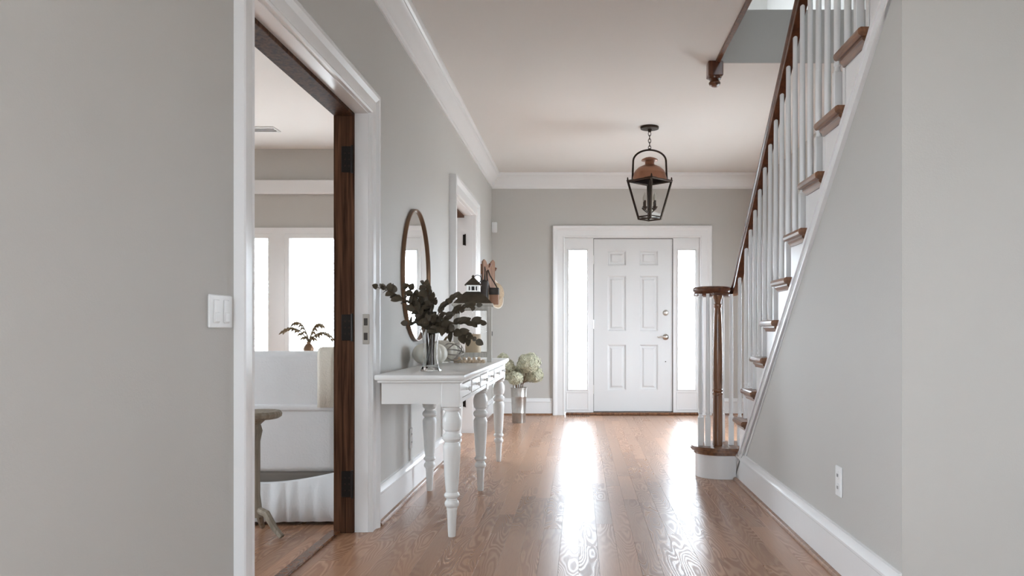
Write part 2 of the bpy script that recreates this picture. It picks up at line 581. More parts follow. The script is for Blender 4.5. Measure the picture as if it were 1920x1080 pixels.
# side room
RW = [(-4.05, -3.05), (-2.93, -1.75)]
RZ0, RZ1 = 0.5, 1.93
b = MB()
xs = [RX0] + [x for w in RW for x in w] + [LW0]
for i in range(0, len(xs), 2):
    b.box(xs[i], xs[i + 1], RY1, RY1 + WT, 0, ZC)
for x0, x1 in RW:
    b.box(x0, x1, RY1, RY1 + WT, 0, RZ0).box(x0, x1, RY1, RY1 + WT, RZ1, ZC)
    portal(((x0 + x1) / 2, RY1 + WT / 2, (RZ0 + RZ1) / 2), ROT_IN_NEG_Y, x1 - x0, RZ1 - RZ0)
struct('wall_room_back', b, WALL, 'beige window wall of the side room', smooth=0)
b = MB()
b.box(RX0 - WT, RX0, RY0, 2.4, 0, ZC).box(RX0 - WT, RX0, 3.7, RY1 + WT, 0, ZC)
b.box(RX0 - WT, RX0, 2.4, 3.7, 0, 0.7).box(RX0 - WT, RX0, 2.4, 3.7, 2.0, ZC)
struct('wall_room_left', b, WALL, 'beige far left wall of the side room', smooth=0)
portal((RX0 - WT / 2, 3.05, 1.35), ROT_IN_POS_X, 1.3, 1.3)
b = MB()
b.box(RX0 - WT, LW0, RY0 - WT, RY0, 0, ZC)
struct('wall_room_front', b, WALL, 'beige near wall of the side room', smooth=0)
b = MB()
b.box(RX0 - WT, LW0, RY0 - WT, RY1 + WT, ZC, ZC + 0.2)
struct('ceiling', b, CEIL, 'white ceiling of the side room', 'ceiling', smooth=0)
b = MB()
b.bbox(RX0, LW0, RY1 - 0.05, RY1 - 0.001, 2.32, 2.46, 0.008)
struct('trim_2', b, TRIM, 'white rail across the side room wall above the windows', 'trim')

# ground outside
b = MB()
b.box(-40, 40, -40, 60, -0.5, -0.4)
struct('ground', b, GRASS, 'pale paving outside the house', 'ground', smooth=0)

# ------------------------------------------------------------------ oak floor, plank by plank
PW = 0.0845
b = MB()
b.box(LW0, XF, YN + 0.12, YB + WT + 0.02, -0.12, -0.012).box(LW0, XE, YR, YN + 0.12, -0.12, -0.012)
b.box(RX0, LW0, RY0, RY1, -0.12, -0.012)
floor = struct('floor', b, SUB, 'glossy oak strip floor of the hall', 'floor', smooth=0)
rest = MB()


def plank_geo(mb, x0, x1, y0, y1):
    g, c = 0.0003, 0.0002
    x0 += g; x1 -= g; y0 += g; y1 -= g
    vs = [(x0, y0, -.012), (x1, y0, -.012), (x1, y1, -.012), (x0, y1, -.012),
          (x0, y0, -c), (x1, y0, -c), (x1, y1, -c), (x0, y1, -c),
          (x0 + c, y0 + c, 0), (x1 - c, y0 + c, 0), (x1 - c, y1 - c, 0), (x0 + c, y1 - c, 0)]
    fs = [(0, 1, 5, 4), (1, 2, 6, 5), (2, 3, 7, 6), (3, 0, 4, 7), (4, 5, 9, 8), (5, 6, 10, 9), (6, 7, 11, 10), (7, 4, 8, 11),
          (8, 9, 10, 11)]
    mb.add(vs, fs)


def lay(x0, x1, ya, yb, rows_from, seen):
    """rows of boards along Y between x0 and x1"""
    n0 = int(math.floor((x0 - rows_from) / PW))
    n1 = int(math.ceil((x1 - rows_from) / PW))
    for r in range(n0, n1):
        a, c = max(x0, rows_from + r * PW), min(x1, rows_from + (r + 1) * PW)
        if c - a < 0.006:
            continue
        y = ya - random.uniform(0, 0.8)
        while y < yb - 0.02:
            ln = random.choice((0.55, 0.75, 0.95, 1.15, 1.35, 1.6))
            y2 = y + ln
            if y2 > yb - 0.25:
                y2 = yb
            lo = max(y, ya)
            if y2 - lo > 0.03:
                if seen(a, c, lo, y2):
                    p = MB()
                    plank_geo(p, a, c, lo, y2)
                    p.build('plank', OAK, floor, smooth=0)
                else:
                    plank_geo(rest, a, c, lo, y2)
            y = y2


lay(XL, XR + 0.02, 2.9, YB + 0.03, XL, lambda a, c, y0, y1: y1 > 3.1)
lay(XR + 0.02, XF, 5.2, YB + 0.03, XL, lambda a, c, y0, y1: True)
lay(XL, XE, YR, 2.9, XL, lambda a, c, y0, y1: False)
lay(-2.0, XL, D1A - 0.4, 5.0, XL, lambda a, c, y0, y1: a > -1.9 and y1 > 3.0 and (c < LW0 + 0.02 or D1A < (y0 + y1) / 2 < D1B))
lay(RX0, -2.0, RY0, RY1, XL, lambda a, c, y0, y1: False)
lay(-2.0, XL, 5.0, RY1, XL, lambda a, c, y0, y1: False)
o = rest.build('plank_field', OAK, floor, smooth=0)
o['kind'] = 'stuff'
# brass saddle strip in the first doorway
b = MB()
b.bbox(LW0 - 0.03, LW0 + 0.02, D1A, D1B, 0.0, 0.012, 0.004)
struct('trim_3', b, STAIRW, 'thin dark wooden saddle strip on the floor of the near doorway', 'trim')

# ------------------------------------------------------------------ mouldings
BASE = [(0, 0), (0.017, 0), (0.017, 0.145), (0.022, 0.150), (0.022, 0.160), (0.014, 0.172), (0.010, 0.190), (0, 0.193)]
SHOE = [(0.017, 0), (0.037, 0), (0.0355, 0.009), (0.030, 0.016), (0.017, 0.020)]
FXY = lambda u, v, w: (u, v, w)


def baseboard(name, path, label):
    bb = MB().sweep(BASE, path, FXY).build(name, TRIM, smooth=25)
    tag(bb, label, 'baseboard', kind='structure')
    MB().sweep(SHOE, path, FXY).build('shoe_moulding', SHOEW, bb)
    return bb


CW = 0.115
baseboard('baseboard_left', [(XL, D2A - CW - 0.016), (XL, D1B + 0.131)], 'tall white baseboard on the left wall behind the console table')
baseboard('baseboard_left', [(XL, D1A - CW - 0.016), (XL, YR)], 'white baseboard below the light switch beside the camera')
baseboard('baseboard_back', [(OX0 - 0.14, YB), (XL, YB), (XL, D2B + CW + 0.15)], 'white baseboard in the corner behind the hydrangea bucket')
baseboard('baseboard_back', [(XF, YB), (OX1 + 0.135, YB)], 'white baseboard on the back wall beyond the stairs')
baseboard('baseboard_right', [(XR, YN), (XR, YS - 0.01)], 'tall white baseboard along the spandrel wall by the outlet')

b = MB().sweep([(a * 0.9, bb * 0.8) for a, bb in BASE], [(XE, YN), (XR - 0.015, YN)], FXY)
struct('baseboard_front', b, TRIM, 'white baseboard of the wall facing the camera', 'baseboard')

CROWN = [(0, -0.172), (0.010, -0.172), (0.013, -0.155), (0.024, -0.150), (0.028, -0.138), (0.038, -0.120), (0.052, -0.085),
         (0.068, -0.055), (0.078, -0.046), (0.080, -0.036), (0.092, -0.030), (0.100, -0.016), (0.100, 0), (0, 0)]
b = MB().sweep(CROWN, [(XF, YB), (XL, YB), (XL, YR)], lambda u, v, w: (u, v, ZC + w))
struct('trim_4', b, TRIM, 'white stepped crown moulding around the hall ceiling', 'trim')

CASE = [(0, 0), (0, 0.018), (0.008, 0.024), (0.018, 0.020), (0.070, 0.022), (0.080, 0.028), (0.092, 0.036), (0.108, 0.037), (0.115, 0.033), (0.115, 0)]


def case_prof(w, t):
    return [(a / 0.115 * w, bb / 0.037 * t) for a, bb in CASE]


# casing of the first doorway (wide on its far side)
b = MB()
prof = case_prof(0.108, 0.034)
v = 0.005
b.sweep(prof, [(D1A - v, 0), (D1A - v, D1Z + v), (D1B + v, D1Z + v), (D1B + v, 0)], FLEFT)
struct('trim_5', b, TRIM, 'white moulded casing around the near doorway', 'trim', smooth=22)
b = MB()
b.sweep(case_prof(0.125, 0.06), [(D2A - v, 0), (D2A - v, D2Z + v), (D2B + v, D2Z + v), (D2B + v, 0)], FLEFT)
struct('trim_6', b, TRIM, 'white moulded casing around the far left doorway', 'trim', smooth=22)
b = MB()
b.sweep(case_prof(0.135, 0.04), [(OX0, 0), (OX0, OZ), (OX1, OZ), (OX1, 0)], FBACK)
struct('trim_7', b, TRIM, 'wide white casing around front door and sidelights', 'trim', smooth=22)


def hinge_leaf(parent, y, z, x0, x1, h=0.1):
    hb = MB().bbox(x0, x1, y - 0.004, y + 0.0005, z - h / 2, z + h / 2, 0.002)
    hb.tube([(x1 - 0.004, y - 0.006, z - h / 2 - 0.004), (x1 - 0.004, y - 0.006, z + h / 2 + 0.004)], 0.006, 8)
    hg = hb.build('hinge', BLACKM, parent)
    for dz in (-0.03, 0, 0.03):
        for dx in (0.3, 0.65):
            MB().lathe([(0, -0.0055), (0.004, -0.0055), (0.004, -0.003), (0, -0.003)], 8, (x0 + (x1 - x0) * dx, y, z + dz),
                       Matrix.Rotation(-PI / 2, 3, 'X')).build('screw', BRONZE, hg)


# first doorway lining: white front half, stained inner half with hinges
d1 = thing('door_1', 'near left doorway with white lining and dark stained jamb carrying black hinges', 'doorway', kind='structure')
XM = -1.085
e = 0.019
MB().box(XM, XL, D1B, D1B + e, 0, D1Z + e).build('jamb', TRIM, d1)
MB().box(XM, XL, D1A - e, D1A, 0, D1Z + e).build('jamb', TRIM, d1)
MB().box(XM, XL, D1A, D1B, D1Z, D1Z + e).build('head_jamb', TRIM, d1)
MB().bbox(LW0 - 0.012, XM, D1B - 0.016, D1B + e, 0, D1Z, 0.003).build('stained_jamb', DARKW, d1)['label'] = 'dark brown stained wooden jamb'
MB().bbox(LW0 - 0.012, XM, D1A - e, D1A + 0.004, 0, D1Z, 0.003).build('stained_jamb', DARKW, d1)['label'] = 'dark brown stained wooden jamb'
MB().bbox(LW0 - 0.012, XM, D1A, D1B, D1Z - 0.016, D1Z + e, 0.003).build('stained_head', DARKW, d1)['label'] = 'dark brown stained head jamb'
for z in (1.79, 0.985, 0.235):
    hinge_leaf(d1, D1B - 0.0165, z, XM - 0.058, XM - 0.002, 0.125)
sp = MB().bbox(XL - 0.026, XL + 0.006, D1B - 0.003, D1B + 0.0005, 0.905, 1.05, 0.0015).build('strike_plate', NICKEL, d1)
MB().box(XL - 0.02, XL - 0.002, D1B - 0.0045, D1B - 0.002, 0.995, 1.03).build('latch_hole', SLOT, sp)
MB().box(XL - 0.02, XL - 0.002, D1B - 0.0045, D1B - 0.002, 0.925, 0.96).build('latch_hole', SLOT, sp)

d2 = thing('door_2', 'far left doorway with white lining and one black hinge showing', 'doorway', kind='structure')
MB().box(LW0 - 0.01, XL, D2B, D2B + e, 0, D2Z + e).build('jamb', TRIM, d2)
MB().box(LW0 - 0.01, XL, D2A - e, D2A, 0, D2Z + e).build('jamb', TRIM, d2)
MB().box(-1.10, XL, D2A, D2B, D2Z, D2Z + e).build('head_jamb', TRIM, d2)
MB().box(LW0 - 0.01, -1.10, D2A, D2B, D2Z - 0.02, D2Z + e).build('stained_head', DARKW, d2)
for z in (1.83, 0.3):
    hinge_leaf(d2, D2B, z, -1.112, -1.085, 0.1)

# ------------------------------------------------------------------ front door and sidelights
DX0, DX1, DZ0, DZ1 = 0.157, 1.065, 0.038, 2.03
DY = YB + 0.05
door = thing('door_3', 'white six-panel front door with lever handle and deadbolt', 'door', (0, DY, 0), kind='structure')
s = 1540.0 / DY


def px(x):
    return (x - 1088.0) / s


def pz(y):
    return CH + (620.0 - y) / s


cols = [(px(1139), px(1174)), (px(1199), px(1234))]
rows = [(pz(498), pz(470)), (pz(621), pz(517)), (pz(732), pz(646))]
b = MB()
b.box(DX0, DX1, 0.02, 0.045, DZ0, DZ1)
xs = [DX0, cols[0][0], cols[0][1], cols[1][0], cols[1][1], DX1]
for i in (0, 2, 4):
    b.box(xs[i], xs[i + 1], 0, 0.02, DZ0, DZ1)
zs = [DZ0, rows[2][0], rows[2][1], rows[1][0], rows[1][1], rows[0][0], rows[0][1], DZ1]
for i in (0, 2, 4, 6):
    for c0, c1 in cols:
        b.box(c0, c1, 0, 0.02, zs[i], zs[i + 1])
b.build('door_leaf', DOORW, door, smooth=0)
for c0, c1 in cols:
    for r0, r1 in rows:
        pb = MB()
        fr = lambda u, v, w: (u, 0.02 - w, v)
        pb.sweep([(0, 0), (0, 0.018), (-0.008, 0.014), (-0.018, 0.001), (-0.018, 0)],
                 [(c0, r0), (c0, r1), (c1, r1), (c1, r0)], fr, closed=True)
        i1, i2 = 0.034, 0.052
        vs = [fr(c0 + i1, r0 + i1, 0.001), fr(c1 - i1, r0 + i1, 0.001), fr(c1 - i1, r1 - i1, 0.001), fr(c0 + i1, r1 - i1, 0.001),
              fr(c0 + i2, r0 + i2, 0.015), fr(c1 - i2, r0 + i2, 0.015), fr(c1 - i2, r1 - i2, 0.015), fr(c0 + i2, r1 - i2, 0.015)]
        pb.add(vs, [(4, 5, 6, 7), (0, 1, 5, 4), (1, 2, 6, 5), (2, 3, 7, 6), (3, 0, 4, 7)])
        pb.build('panel', DOORW, door, smooth=0)
RXm = Matrix.Rotation(PI / 2, 3, 'X')
hx = px(1248)
lk = MB().lathe([(0, 0), (0.032, 0), (0.034, 0.006), (0.028, 0.014), (0.016, 0.018), (0.016, 0.026), (0, 0.028)], 24,
                (hx, 0, pz(586.5)), RXm).build('deadbolt', NICKEL, door)
MB().box(hx - 0.003, hx + 0.003, -0.036, -0.02, pz(586.5) - 0.014, pz(586.5) + 0.014).build('thumb_turn', NICKEL, lk)
hz = pz(632)
ro = MB().lathe([(0, 0), (0.034, 0), (0.035, 0.006), (0.026, 0.013), (0.012, 0.016), (0.011, 0.05), (0, 0.052)], 24,
                (hx, 0, hz), RXm).build('rosette', NICKEL, door)
MB().tube([(hx, -0.045, hz), (hx - 0.03, -0.05, hz + 0.004), (hx - 0.06, -0.052, hz + 0.006), (hx - 0.085, -0.05, hz - 0.002),
           (hx - 0.1, -0.048, hz + 0.006)], [0.009, 0.0085, 0.0075, 0.0065, 0.005], 10).build('lever', NICKEL, ro)
MB().lathe([(0, 0), (0.006, 0), (0.006, 0.004), (0, 0.005)], 10, (hx, 0, pz(678)), RXm).build('viewer', SLOT, door)
for y in (487, 608, 730):
    MB().tube([(DX0 - 0.006, -0.008, pz(y) - 0.05), (DX0 - 0.006, -0.008, pz(y) + 0.05)], 0.0075, 8).build('hinge', NICKEL, door)
# weather strip round the leaf
b = MB()
for x0, x1 in ((DX0 - 0.006, DX0), (DX1, DX1 + 0.006)):
    b.box(x0, x1, 0.006, 0.03, 0.03, DZ1 + 0.006)
b.box(DX0, DX1, 0.006, 0.03, DZ1, DZ1 + 0.006).box(DX0, DX1, 0.006, 0.035, 0.0295, 0.0395)
b.build('weather_strip', SLOT, door)
# posts between door and sidelights, and head
b = MB()
b.box(0.118, DX0 - 0.006, -0.03, 0.06, 0.03, OZ).box(DX1 + 0.006, 1.09, -0.03, 0.06, 0.03, OZ)
b.box(0.118, 1.09, -0.03, 0.06, DZ1 + 0.006, OZ)
b.build('door_frame', TRIM, door, smooth=0)
sl = MB().bbox(OX0 + 0.01, OX1 - 0.01, -0.085, 0.08, 0.0005, 0.03, 0.008).build('threshold', STAIRW, door)
sl['label'] = 'brown wooden door sill'


def sidelight(name, x0, x1, g0, g1, label):
    r = thing(name, label, 'sidelight', (0, YB + 0.02, 0), kind='structure')
    z0, z1 = 0.29, 1.898
    f = MB()
    f.box(x0, g0, 0, 0.05, 0.03, OZ).box(g1, x1, 0, 0.05, 0.03, OZ)
    f.box(g0, g1, 0, 0.05, z1, OZ).box(g0, g1, 0, 0.05, 0.03, z0)
    f.build('frame', TRIM, r, smooth=0)
    st = MB()
    st.sweep([(0, 0), (0.014, 0), (0.014, 0.006), (0.004, 0.012), (-0.006, 0.006), (-0.006, -0.012), (0, -0.012)],
             [(g0, z0), (g0, z1), (g1, z1), (g1, z0)], lambda u, v, w: (u, -w, v), closed=True)
    st.build('glazing_bead', TRIM, r)
    pn = MB()
    pn.sweep([(0, 0), (0.010, 0.005), (0.02, 0), (0.01, -0.003)], [(x0 + 0.035, 0.07), (x0 + 0.035, z0 - 0.04), (x1 - 0.035, z0 - 0.04), (x1 - 0.035, 0.07)],
             lambda u, v, w: (u, -w, v), closed=True)
    pn.build('lower_panel', TRIM, r)
    MB().box(g0, g1, 0.022, 0.028, z0, z1).build('pane', PANE, r, smooth=0)
    portal(((g0 + g1) / 2, YB + 0.1, (z0 + z1) / 2), ROT_IN_NEG_Y, g1 - g0, z1 - z0)


sidelight('window_1', OX0, 0.118, -0.135, 0.082, 'narrow bright sidelight window left of the front door')
sidelight('window_2', 1.09, OX1, 1.125, 1.328, 'narrow bright sidelight window right of the front door')


def window(name, axis, a0, a1, z0, z1, pos, sgn, label, bars=0):
    """casement: frame, panes and mullions in a wall; axis is the direction along the wall"""
    r = thing(name, label, 'window', kind='structure')

    def bx(mb, p0, p1, q0, q1, w0, w1):
        if axis == 'x':
            return mb.box(p0, p1, pos + w0 * sgn, pos + w1 * sgn, q0, q1)
        return mb.box(pos + w0 * sgn, pos + w1 * sgn, p0, p1, q0, q1)
    f = MB()
    t = 0.045
    bx(f, a0, a0 + t, z0, z1, -0.01, 0.1); bx(f, a1 - t, a1, z0, z1, -0.01, 0.1)
    bx(f, a0 + t, a1 - t, z0, z0 + t, -0.01, 0.1); bx(f, a0 + t, a1 - t, z1 - t, z1, -0.01, 0.1)
    f.build('frame', TRIM, r, smooth=0)
    c = MB()
    bx(c, a0 - 0.06, a0, z0 - 0.06, z1 + 0.06, -0.018, -0.0005); bx(c, a1, a1 + 0.06, z0 - 0.06, z1 + 0.06, -0.018, -0.0005)
    bx(c, a0, a1, z1, z1 + 0.06, -0.018, -0.0005); bx(c, a0, a1, z0 - 0.06, z0, -0.018, -0.0005)
    c.build('casing', TRIM, r, smooth=0)
    n = bars + 1
    w = (a1 - a0 - 2 * t) / n
    for i in range(n):
        p0 = a0 + t + i * w
        bx(MB(), p0 + (0.015 if i else 0), p0 + w - (0.015 if i < n - 1 else 0), z0 + t, z1 - t, 0.05, 0.056).build('pane', PANE, r, smooth=0)
        if i:
            bx(MB(), p0 - 0.015, p0 + 0.015, z0 + t, z1 - t, 0.03, 0.07).build('mullion', TRIM, r, smooth=0)


window('window_3', 'x', RW[0][0], RW[0][1], RZ0, RZ1, RY1, 1, 'bright side room window left of the white post')
window('window_4', 'x', RW[1][0], RW[1][1], RZ0, RZ1, RY1, 1, 'wide bright side room window behind the dried fronds')
window('window_5', 'y', 2.4, 3.7, 0.7, 2.0, RX0, -1, 'added unseen window in the far left wall of the side room', 1)  # out of view, added to bring more daylight into the side room
for i, (x0, x1) in enumerate(WINR):  # added rear daylight for the table end and the frontal trim
    window('window_%d' % (6 + i), 'x', x0, x1, WZ0, WZ1, YR, -1,
           'added daylight window in the wall behind the camera', 1)
window('window_9', 'y', -1.9, -0.8, 0.75, 2.05, XE, 1, 'added unseen window in the wall right of the camera', 1)  # added out of view to light the near left wall
window('window_11', 'y', SW0, SW1, SWZ0, SWZ1, XF, 1, 'added hidden window in the wall on the far side of the stairs', 1)  # added behind the stairs to brighten the far end of the hall
window('window_12', 'y', LBY0, LBY1, LBZ0, LBZ1, XL, -1, 'added daylight window in the left wall behind the camera', 1)  # put in behind the camera to light the spandrel wall
window('window_13', 'y', UW0, UW1, UWZ0, UWZ1, LW0, -1, 'added unseen window in the left wall of the upper floor', 1)  # unseen, added to brighten the upper back wall
window('window_10', 'x', 0.9, 1.9, 3.75, 4.55, -0.4, -1, 'added unseen upper floor window over the stairwell', 1)  # added where its daylight reaches the grey stairwell edge

# ------------------------------------------------------------------ staircase
st = thing('staircase', 'open oak staircase with white balusters and oak handrail rising to the right', 'staircase')
XS = 0.985          # outer end of the treads
TD = 0.287
NT = 14
tm = MB()
# cross-section of a tread: rounded nosing at +Y
pr = [(-TD / 2, -0.032), (TD / 2 - 0.012, -0.032), (TD / 2 - 0.003, -0.027), (TD / 2, -0.016), (TD / 2 - 0.003, -0.005), (TD / 2 - 0.012, 0), (-TD / 2, 0)]
tm.prism(pr, lambda u, v, w: (w, u, v), XS + 0.012, XF - 0.01)
tm.prism([(XS + 0.012, -0.032), (XS + 0.003, -0.027), (XS, -0.016), (XS + 0.003, -0.005), (XS + 0.012, 0)],
         lambda u, v, w: (u, w, v), -TD / 2, TD / 2 - 0.004)
tread0 = None
for k in range(2, NT + 1):
    yc, z = tread_y(k), RISE * k
    if tread0 is None:
        tread0 = t = tm.build('tread', TREADW, st, loc=(0, yc, z))
        co = MB()
        co.prism([(XS + 0.020, -0.032), (XS + 0.020, -0.040), (XS + 0.030, -0.050), (XS + 0.034, -0.060), (XR - 0.004, -0.060), (XR - 0.004, -0.032)],
                 lambda u, v, w: (u, w, v), -TD / 2 + 0.012, TD / 2 - 0.018)
        cove0 = co.build('cove_moulding', TREADW, t)
    else:
        t = share(tread0, st, (0, yc, z))
        share(cove0, t, (0, 0, 0))
# risers face the front door
rz = MB().box(XR + 0.012, XF - 0.01, -0.009, 0.009, 0, RISE - 0.033)
riser0 = None
for k in range(2, NT + 2):
    loc = (0, tread_y(k) + TD / 2 - 0.035, RISE * (k - 1) + 0.0005)
    if riser0 is None:
        riser0 = rz.build('riser', TRIM, st, loc=loc, smooth=0)
    else:
        share(riser0, st, loc)
# white cut stringer under the tread ends
poly = []
for k in range(2, NT + 1):
    yf = tread_y(k) + TD / 2 - 0.03
    poly += [(yf, RISE * (k - 1) - (0.0 if k > 2 else 0.165)), (yf, RISE * k - 0.033)]
    if k < NT:
        poly.append((tread_y(k + 1) + TD / 2 - 0.03, RISE * k - 0.033))
# (tops follow the underside of each tread)
poly = []
for k in range(2, NT + 1):
    yf = tread_y(k) + TD / 2 - 0.03
    if k == 2:
        poly.append((yf, 0.02))
    poly.append((yf, RISE * k - 0.033))
    poly.append((tread_y(k + 1) + TD / 2 - 0.03, RISE * k - 0.033))
yl = poly[-1][0]
poly += [(yl, trim_z(yl) - 0.03)]
yq = tread_y(2) + TD / 2 - 0.03
MB().prism(poly, FRIGHT, 0.004, -0.02).build('stringer', TRIM, st, smooth=0)
# raised skirt moulding
sk = MB()
y0s, y1s = YS, yl
d = TW
for da, db, w in ((0, 1, 0.012), (0.0, 0.28, 0.02), (0.78, 1.0, 0.017)):
    sk.prism([(y0s, trim_z(y0s) - d * da), (y1s, trim_z(y1s) - d * da), (y1s, trim_z(y1s) - d * db), (y0s, max(0.0, trim_z(y0s) - d * db))],
             FRIGHT, w, -0.001)
sk.build('skirt_moulding', TRIM, st)
# sloped soffit over the part behind the facing wall
sof = MB().prism([(yl, trim_z(yl) - 0.05), (YN, trim_z(YN) - 0.05), (YN, trim_z(YN) - 0.07), (yl, trim_z(yl) - 0.07)], FRIGHT, -0.02, -1.1)
sof.build('soffit', WALL, st, smooth=0)

# starting step with round end
CX, CY, CR = 0.945, 5.515, 0.205


def bull(r, yadd=0.0, n=20):
    pts = [(XF - 0.01, CY - r), (XF - 0.01, CY + r)]
    pts = [(XF - 0.01, CY + r)]
    for i in range(n + 1):
        a = PI / 2 + PI * i / n
        pts.append((CX + r * math.cos(a), CY + r * math.sin(a)))
    return pts + [(XR + 0.0, CY - r), (XR + 0.0, CY - r + 0.05), (XF - 0.01, CY - r + 0.05)]


MB().prism(bull(0.172), IDF, 0.0005, RISE - 0.033).build('starting_step_base', TRIM, st, smooth=40)['label'] = 'white curved base of the starting step'
b = MB()
for r, za, zb in ((0.205, RISE - 0.022, RISE - 0.008), (0.199, RISE - 0.03, RISE)):
    b.prism(bull(r), IDF, za, zb)
b.build('starting_tread', TREADW, st, smooth=40)['label'] = 'rounded oak starting tread'
MB().prism(bull(0.182), IDF, RISE - 0.05, RISE - 0.03).build('cove_moulding', STAIRW, st, smooth=40)

# handrail with volute
RLX = 1.06


def rail_z(y):
    return 1.225 + (5.64 - y) * 0.772


path = [(RLX, y, rail_z(y)) for y in (1.7, 2.5, 3.3, 4.1, 4.9, 5.25, 5.36)]
ZV = 1.235
path += [(RLX, 5.44, 1.372), (RLX, 5.50, 1.322), (RLX, 5.55, 1.282), (RLX - 0.002, 5.59, 1.252)]
VC = (0.912, 5.585)
n = 34
for i in range(1, n + 1):
    a = 2 * PI * 1.45 * i / n
    r = 0.148 - 0.098 * i / n
    path.append((VC[0] + r * math.cos(a), VC[1] + r * math.sin(a) + 0.01, ZV if i > 3 else ZV + 0.010 * (3 - i) / 3))


def rail_sweep(mb, pts):
    prof = [(-0.022, -0.032), (0.022, -0.032), (0.026, -0.018), (0.021, -0.006), (0.030, 0.006), (0.031, 0.018), (0.022, 0.03), (0, 0.034),
            (-0.022, 0.03), (-0.031, 0.018), (-0.030, 0.006), (-0.021, -0.006), (-0.026, -0.018)]
    pts = [Vector(p) for p in pts]
    m = len(prof)
    vs, fs = [], []
    for i, p in enumerate(pts):
        t = (pts[min(i + 1, len(pts) - 1)] - pts[max(i - 1, 0)]).normalized()
        side = t.cross(Vector((0, 0, 1))).normalized()
        up = side.cross(t).normalized()
        for a, c in prof:
            vs.append(p + side * a + up * c)
    for i in range(len(pts) - 1):
        for k in range(m):
            l = (k + 1) % m
            fs.append((i * m + k, i * m + l, (i + 1) * m + l, (i + 1) * m + k))
    fs.append(tuple(range(m)))
    fs.append(tuple((len(pts) - 1) * m + k for k in range(m)))
    return mb.add(vs, fs)


rl = rail_sweep(MB(), path).build('handrail', RAILW, st, smooth=40)
rl['label'] = 'dark oak handrail ending in a volute'
MB().lathe([(0, ZV - 0.032), (0.05, ZV - 0.032), (0.055, ZV - 0.01), (0.052, ZV + 0.006), (0.056, ZV + 0.02), (0.045, ZV + 0.034), (0, ZV + 0.037)], 28,
           (VC[0], VC[1] + 0.01, 0)).build('volute_cap', RAILW, st)
# oak newel post under the volute
nx, ny = 0.915, 5.47
prof = [(0, 0), (0.032, 0), (0.034, 0.012), (0.032, 0.03), (0.031, 0.3), (0.030, 0.335), (0.034, 0.34), (0.034, 0.352), (0.029, 0.357), (0.034, 0.363), (0.034, 0.372),
        (0.030, 0.378), (0.033, 0.45), (0.034, 0.6), (0.027, 0.86), (0.022, 0.915), (0.027, 0.925), (0.027, 0.937), (0.021, 0.945), (0.025, 0.97), (0.034, 0.99), (0.034, ZV - RISE - 0.03), (0, ZV - RISE - 0.03)]
MB().lathe(prof, 24, (0, 0, 0)).build('newel_post', STAIRW, st, loc=(nx, ny, RISE))['label'] = 'slim turned oak newel post'


def baluster(x, y, z0, z1):
    h = z1 - z0
    b = MB()
    sq = 0.0165
    b.bbox(-sq, sq, -sq, sq, 0, 0.19, 0.002)
    b.lathe([(0, 0.185), (0.0165, 0.19), (0.0125, 0.20), (0.012, 0.212), (0.0155, 0.216), (0.0155, 0.226), (0.0125, 0.232), (0.0148, 0.25), (0.0145, 0.45), (0.0118, h - 0.05), (0.0115, h), (0, h)], 12)
    return b.build('baluster', TRIM, st, loc=(x, y, z0), smooth=35)


for k in range(2, NT + 1):
    for dy in (0.062, -0.071):
        y = tread_y(k) + dy
        if y < 2.2:
            continue
        zt = rail_z(y) if y < 5.4 else 1.30
        baluster(RLX, y, RISE * k, zt - 0.015)
for x, y in ((0.800, 5.47), (0.845, 5.44), (1.01, 5.50), (RLX, 5.46), (0.83, 5.63), (0.98, 5.67)):
    baluster(x, y, RISE, (1.355 if x > 1.03 else ZV) - 0.02)

# newel drop of the upper railing at the corner of the stairwell
nd = thing('newel_drop', 'turned wooden newel drop hanging from the ceiling at the stairwell corner', 'newel post', (0.905, 5.53, ZC))
MB().bbox(-0.05, 0.05, -0.05, 0.05, -0.1, 0.0, 0.006).build('block', RAILW, nd)
MB().lathe([(0, -0.165), (0.018, -0.163), (0.036, -0.150), (0.040, -0.138), (0.034, -0.127), (0.028, -0.122), (0.042, -0.112), (0.044, -0.1), (0, -0.099)], 20).build('finial', RAILW, nd)
b = MB().bbox(HX - 0.012, HX + 0.02, HY0, HY1 - 0.06, ZC - 0.012, ZC + 0.012, 0.004)
struct('trim_8', b, RAILW, 'thin brown wooden edge along the stairwell opening', 'trim')

# ------------------------------------------------------------------ console table
TX0, TX1, TY0, TY1, TZ = -0.955, -0.535, 3.80, 6.16, 0.765
tb = thing('console_table', 'long white console table with turned legs and small drawers along the left wall', 'table', (0, 0, 0))
b = MB()
fr_t = [(0, 0), (0, 0.006), (-0.004, 0.012), (-0.011, 0.016), (-0.012, 0.020), (-0.006, 0.024), (-0.006, 0.030), (0, 0.034)]
b.bbox(TX0, TX1, TY0, TY1, TZ - 0.026, TZ, 0.007, 2)
b.bbox(TX0 + 0.012, TX1 - 0.012, TY0 + 0.012, TY1 - 0.012, TZ - 0.038, TZ - 0.024, 0.005, 2)
b.build('table_top', TABLEW, tb)
AX0, AX1, AY0, AY1, AZ0, AZ1 = TX0 + 0.028, TX1 - 0.03, TY0 + 0.03, TY1 - 0.03, 0.628, TZ - 0.036
ND = 6
cell = (AY1 - AY0 - 0.09) / ND
b = MB()
b.box(AX0, AX1, AY0, AY0 + 0.02, AZ0, AZ1).box(AX0, AX1, AY1 - 0.02, AY1, AZ0, AZ1).box(AX0, AX0 + 0.02, AY0 + 0.02, AY1 - 0.02, AZ0, AZ1)
b.box(AX1 - 0.022, AX1, AY0 + 0.02, AY1 - 0.02, AZ0, 0.648).box(AX1 - 0.022, AX1, AY0 + 0.02, AY1 - 0.02, 0.72, AZ1)
